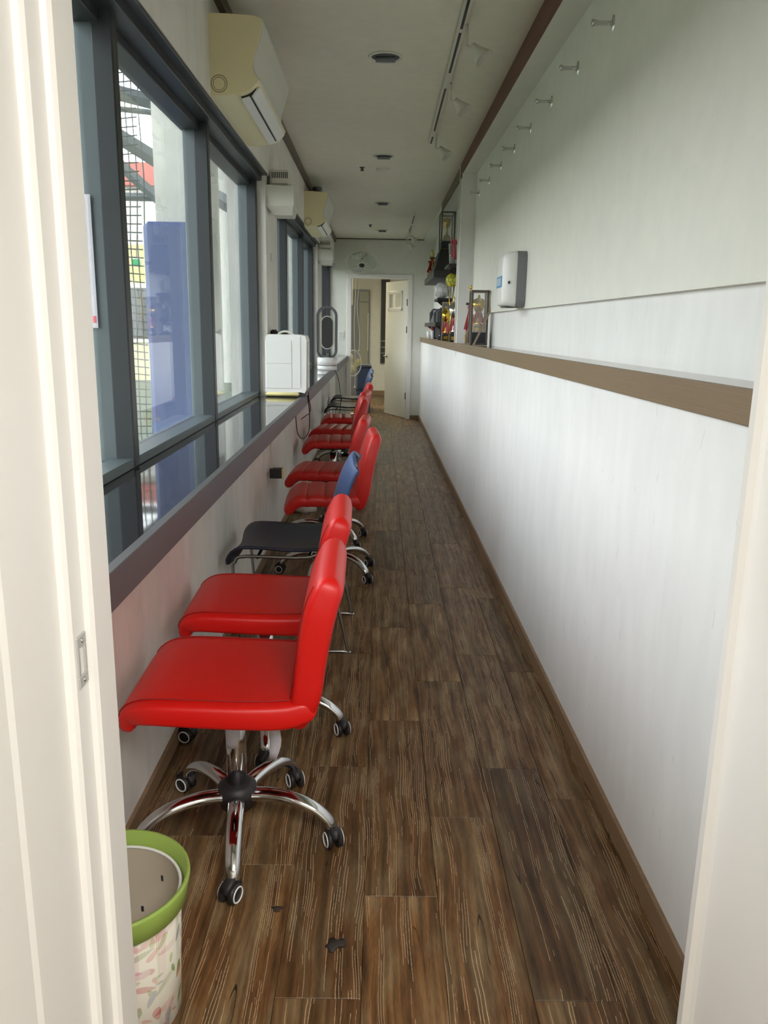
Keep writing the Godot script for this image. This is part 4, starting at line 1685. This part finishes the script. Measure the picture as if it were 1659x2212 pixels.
	bx(st, Vector3(-1.6, 0, -16.75), Vector3(1.6, 2.6, -16.6))
	struct("wall_backroom_end", st, M.wall_n, "cream end wall of the back room", "wall")
	st = S()
	bx(st, Vector3(-1.25, 0, -16.75), Vector3(-1.1, 2.6, -12.5))
	struct("wall_backroom_left", st, M.wall_n, "cream side wall of the back room", "wall")
	st = S()
	bx(st, Vector3(1.3, 0, -16.75), Vector3(1.45, 2.6, -12.5))
	struct("wall_backroom_right", st, M.wall_n, "cream wall of the back room behind the door", "wall")
	st = S()
	bx(st, Vector3(-1.25, 2.5, -16.75), Vector3(1.45, 2.65, -12.5))
	struct("ceiling_backroom", st, M.ceiling, "white ceiling of the back room", "ceiling")
	st = S()
	bx(st, Vector3(-0.20, 0, -16.6), Vector3(1.3, 0.10, -16.585))
	struct("baseboard_backroom", st, M.baseboard, "brown baseboard of the back room", "baseboard")
	var fl := thing("fluorescent_lamp", "lit fluorescent ceiling lamp in the back room", "lamp", Vector3(-0.55, 2.5, -13.9))
	st = S()
	bb(st, Vector3(-0.5, -0.02, -0.10), Vector3(0.65, 0, 0.10), 0.004)
	obj("housing", st, M.white, fl)
	st = S(true)
	tube(st, [Vector3(-0.45, -0.03, 0), Vector3(0.6, -0.03, 0)], 0.014, 10)
	var em := mat(Color.WHITE, 0.4)
	em.emission_enabled = true
	em.emission = Color(1, 0.98, 0.9)
	em.emission_energy_multiplier = 1.6
	obj("tube", st, em, fl)
	# grey cupboard and dark glazed strip on the end wall
	var gp := thing("grey_cupboard", "tall grey cupboard front in the back room", "cupboard", Vector3(-0.33, 0, -16.58))
	st = S()
	bb(st, Vector3(-0.62, 0.0, -0.015), Vector3(0.105, 2.10, 0.10), 0.006)
	obj("carcass", st, M.grey, gp)
	st = S()
	bb(st, Vector3(-0.10, 0.05, 0.10), Vector3(0.085, 1.85, 0.115), 0.003)
	obj("door", st, mat(c8(150, 150, 138), 0.6), gp)
	st = S()
	bb(st, Vector3(-0.10, 1.87, 0.10), Vector3(0.085, 2.06, 0.115), 0.003)
	obj("top_door", st, mat(c8(150, 150, 138), 0.6), gp)
	st = S()
	bb(st, Vector3(0.07, 0.9, 0.115), Vector3(0.088, 1.65, 0.13), 0.003)
	obj("handle_strip", st, M.white2, gp)
	var dk := thing("shelf_rack", "narrow dark rack against the end wall behind the door edge", "rack", Vector3(0.06, 0, -16.57))
	st = S()
	bx(st, Vector3(-0.055, 0.66, -0.03), Vector3(0.12, 2.4, 0.02))
	obj("back_panel", st, M.black2, dk)
	for y in [0.86, 0.98, 1.10]:
		st = S()
		bx(st, Vector3(-0.06, y - 0.012, -0.03), Vector3(0.12, y + 0.012, 0.04))
		obj("rail", st, M.grey, dk)
	# cords hanging inside the doorway
	for q in [[-0.40, 0.45, 0.010, "long white pull cord hanging inside the far doorway"], [-0.345, 1.02, 0.02, "short wavy white pull cord with a knob inside the far doorway"]]:
		var cd := thing("pull_cord", q[3], "cord", Vector3(q[0], 0, -12.75))
		st = S(true)
		var pts := []
		for k in 20:
			var t := k / 19.0
			pts.append(Vector3(q[2] * sin(t * 9.0), lerpf(2.45, q[1], t), 0))
		tube(st, pts, 0.004, 6)
		obj("cord_line", st, M.white, cd)
		st = S(true)
		lathe(st, [Vector2(0, -0.02), Vector2(0.012, -0.012), Vector2(0.012, 0.01), Vector2(0, 0.02)], 10, Transform3D(Basis(), pts[19]))
		obj("knob", st, M.white, cd)
	# blind half raised in the doorway
	var bl := thing("roller_blind", "white roller blind cassette in the back room", "blind", Vector3(-0.46, 1.72, -13.0))
	st = S()
	bb(st, Vector3(-0.06, 0, -0.5), Vector3(0.0, 0.785, 0.0), 0.006)
	obj("blind", st, M.white2, bl)
	# pedestal fan peeking from behind the frame
	var pf := thing("pedestal_fan", "cream pedestal fan half hidden behind the far door frame", "fan", Vector3(-0.47, 0, -12.85), 0.9)
	T = Transform3D(Basis(Vector3.RIGHT, PI / 2), Vector3(0, 0.82, 0.06))
	st = S(true)
	tube(st, ring_pts(0.20, 32, T), 0.007, 6, -1.0, 1.0, true)
	for k in 24:
		var a := TAU * k / 24.0
		for s in [-1.0, 1.0]:
			tube(st, [T * Vector3(0.03 * cos(a), 0.04 * s, 0.03 * sin(a)), T * Vector3(0.14 * cos(a), 0.04 * s, 0.14 * sin(a)), T * Vector3(0.2 * cos(a), 0, 0.2 * sin(a))], 0.0014, 4)
	obj("guard", st, M.white, pf)
	st = S(true)
	lathe(st, [Vector2(0, -0.16), Vector2(0.05, -0.15), Vector2(0.06, -0.06), Vector2(0, -0.03)], 16, T)
	obj("motor", st, M.white2, pf)
	for k in 3:
		st = S(true)
		lathe(st, [Vector2(0, 0.002), Vector2(0.07, 0.002), Vector2(0.07, -0.002), Vector2(0, -0.002)], 14, T * Transform3D(Basis(Vector3.UP, TAU * k / 3.0), Vector3.ZERO) * Transform3D(Basis(Vector3.RIGHT, 0.3), Vector3(0.10, 0, 0)))
		obj("blade", st, M.yellowed, pf)
	st = S(true)
	tube(st, [Vector3(0, 0.78, -0.06), Vector3(0, 0.02, -0.06)], 0.013, 10)
	obj("pole", st, M.white, pf)
	st = S(true)
	lathe(st, [Vector2(0, 0.03), Vector2(0.04, 0.028), Vector2(0.17, 0.012), Vector2(0.175, 0.0), Vector2(0, 0.0)], 24, Transform3D(Basis(), Vector3(0, 0, -0.06)))
	obj("foot", st, M.white, pf)
	# stacked navy crates in the back room
	for k in 2:
		var cr := thing("storage_crate", "%s navy plastic crate of the stack in the back room" % ["lower", "upper"][k], "crate", Vector3(-0.27, 0.38 * k, -13.6), 0.04 * k)
		st = S()
		for s in [-1.0, 1.0]:
			bb(st, Vector3(s * 0.10 - 0.012, 0, -0.26), Vector3(s * 0.10 + 0.012, 0.37, 0.26), 0.004)
			bb(st, Vector3(-0.10, 0, s * 0.25 - 0.012), Vector3(0.10, 0.37, s * 0.25 + 0.012), 0.004)
		bx(st, Vector3(-0.10, 0.0, -0.25), Vector3(0.10, 0.015, 0.25))
		obj("box_walls", st, mat(c8(58, 72, 104), 0.5), cr)
		st = S()
		for s in [-1.0, 1.0]:
			bb(st, Vector3(s * 0.112 - 0.012, 0.34, -0.275), Vector3(s * 0.112 + 0.012, 0.375, 0.275), 0.004)
			bb(st, Vector3(-0.118, 0.34, s * 0.265 - 0.012), Vector3(0.118, 0.375, s * 0.265 + 0.012), 0.004)
		obj("rim", st, M.navy, cr)


# ---------------------------------------------------------------- small things
func build_small_things() -> void:
	# floral bin with a green ring
	var b := thing("waste_bin", "cream floral waste bin with a green ring rim by the door frame", "bin", Vector3(-0.525, 0, -1.39))
	var st := S(true)
	lathe(st, [Vector2(0.0, 0.0), Vector2(0.122, 0.0), Vector2(0.126, 0.004), Vector2(0.137, 0.285), Vector2(0.134, 0.285)], 48)
	obj("body", st, M.floral, b)
	st = S(true)
	lathe(st, [Vector2(0.134, 0.285), Vector2(0.122, 0.006), Vector2(0.0, 0.006)], 48)
	obj("inside", st, M.bin_in, b)
	st = S(true)
	tube(st, ring_pts(0.1355, 48, Transform3D(Basis(), Vector3(0, 0.286, 0))), 0.0035, 6, -1.0, 1.0, true)
	obj("lip", st, M.white, b)
	st = S(true)
	lathe(st, [Vector2(0.141, 0.258), Vector2(0.147, 0.262), Vector2(0.156, 0.310), Vector2(0.155, 0.316), Vector2(0.149, 0.316), Vector2(0.139, 0.275), Vector2(0.141, 0.258)], 48)
	obj("green_ring", st, M.green, b)
	for k in 7:
		st = S()
		var a := 3.6 + 0.42 * k
		var hh := 0.12 + 0.018 * ((k * 5) % 7)
		var rr := lerpf(0.122, 0.134, hh / 0.285) - 0.001
		bb(st, Vector3(-0.001, -0.007, -0.003), Vector3(0.001, 0.007, 0.003), 0.0008, Transform3D(Basis(Vector3.UP, -a), Vector3(rr * cos(a), hh, rr * sin(a))))
		obj("dirt_speck", st, M.black2, b)
	# cables
	var cables := [
		["power_cord", "black cord dropping in a loop from the dehumidifier to the wall socket", [Vector3(-0.479, 0.955, -5.36), Vector3(-0.480, 0.93, -5.37), Vector3(-0.475, 0.80, -5.45), Vector3(-0.50, 0.66, -5.65), Vector3(-0.56, 0.58, -5.85), Vector3(-0.62, 0.60, -6.05), Vector3(-0.66, 0.72, -6.3), Vector3(-0.676, 0.78, -6.5)]],
		["power_cord", "black cord sagging from the dehumidifier past the third ribbed chair", [Vector3(-0.479, 0.955, -5.42), Vector3(-0.48, 0.92, -5.44), Vector3(-0.50, 0.82, -5.8), Vector3(-0.55, 0.72, -6.3), Vector3(-0.61, 0.66, -6.7), Vector3(-0.66, 0.62, -6.75)]],
		["power_cord", "black cord hanging from the loop-shaped fan down behind the chairs", [Vector3(-0.484, 0.955, -8.49), Vector3(-0.468, 0.93, -8.49), Vector3(-0.44, 0.86, -8.5), Vector3(-0.425, 0.74, -8.6), Vector3(-0.42, 0.58, -8.7), Vector3(-0.47, 0.30, -8.7), Vector3(-0.60, 0.10, -8.6), Vector3(-0.66, 0.07, -8.5)]]]
	for c in cables:
		st = S(true)
		tube(st, curve(c[2], 6), 0.0035, 6)
		tag(obj(c[0], st, M.black), c[1], "cord")
	for q in [[Vector3(-0.68, 0.72, -6.5), "white wall socket under the counter by the dangling cords"], [Vector3(-0.68, 0.40, -9.1), "white wall socket low on the wall near the dark sled chairs"]]:
		var so := thing("wall_socket", q[1], "socket", q[0])
		st = S()
		bb(st, Vector3(0, -0.06, -0.035), Vector3(0.010, 0.06, 0.035), 0.003)
		obj("plate", st, M.white, so)
		st = S(true)
		for y in [-0.028, 0.028]:
			lathe(st, [Vector2(0, 0.002), Vector2(0.02, 0.002), Vector2(0.02, 0)], 16, Transform3D(Basis(Vector3.BACK, -PI / 2), Vector3(0.010, y, 0)))
		obj("outlet", st, M.white2, so)
	# junction box on its conduit between the second chairs
	var jb := thing("junction_box", "dark junction box on a thin conduit under the counter", "junction box", Vector3(-0.665, 0.50, -4.82))
	st = S()
	bb(st, Vector3(0.0, -0.02, -0.03), Vector3(0.075, 0.04, 0.03), 0.004)
	obj("box", st, M.black2, jb)
	st = S()
	bb(st, Vector3(0.075, -0.022, -0.032), Vector3(0.095, 0.042, 0.032), 0.004)
	obj("end_cap", st, M.cream, jb)
	st = S(true)
	tube(st, curve([Vector3(0.008, 0.38, 0.0), Vector3(0.008, 0.10, 0.0), Vector3(0.012, 0.04, 0.0), Vector3(0.03, 0.03, 0.0)], 5), 0.006, 8)
	obj("conduit", st, M.white2, jb)
	# plastic bag under the third ribbed chair
	var bag := thing("plastic_bag", "crumpled pale plastic bag on the floor under the ribbed chairs", "bag", Vector3(-0.56, 0, -6.0))
	st = S(true)
	var rows := []
	for i in 10:
		var t := i / 9.0
		var row := PackedVector3Array()
		for k in 18:
			var a := TAU * k / 18.0
			var r := (0.085 + 0.012 * sin(a * 5.0 + t * 4.0) + 0.008 * sin(a * 9.0 - t * 7.0)) * (1.0 - 0.75 * pow(t, 3))
			row.append(Vector3(r * cos(a), 0.002 + 0.26 * t, r * sin(a)))
		rows.append(row)
	grid(st, rows)
	obj("sack", st, mat(c8(214, 208, 198), 0.35), bag)
	# debris and stains on the floor
	var lf := thing("dry_leaf", "dark curled scrap lying on the floor planks", "scrap", Vector3(-0.083, 0.001, -1.57), 0.5)
	st = S(true)
	var poly := []
	for k in 18:
		var a := TAU * k / 18.0
		var r := 0.021 + 0.005 * sin(a * 5.0) + 0.004 * cos(a * 3.0 + 1.0)
		poly.append(Vector2(r * cos(a) * 1.15, r * sin(a) * 0.8))
	prism(st, poly, 0.0, 0.003, Transform3D(Basis(Vector3.RIGHT, -PI / 2), Vector3.ZERO))
	obj("scrap", st, mat(c8(44, 38, 32), 0.7), lf)
	var sp := thing("floor_spot", "small dark spot of dirt near the chair caster", "dirt spot", Vector3(-0.232, 0.0005, -1.685))
	st = S(true)
	poly = []
	for k in 14:
		var a := TAU * k / 14.0
		var r := 0.010 + 0.003 * sin(a * 3.0) + 0.002 * sin(a * 5.0)
		poly.append(Vector2(r * cos(a) * 1.3, r * sin(a)))
	prism(st, poly, 0.0, 0.0012, Transform3D(Basis(Vector3.RIGHT, -PI / 2), Vector3.ZERO))
	obj("spot", st, mat(c8(58, 46, 36), 0.8), sp)
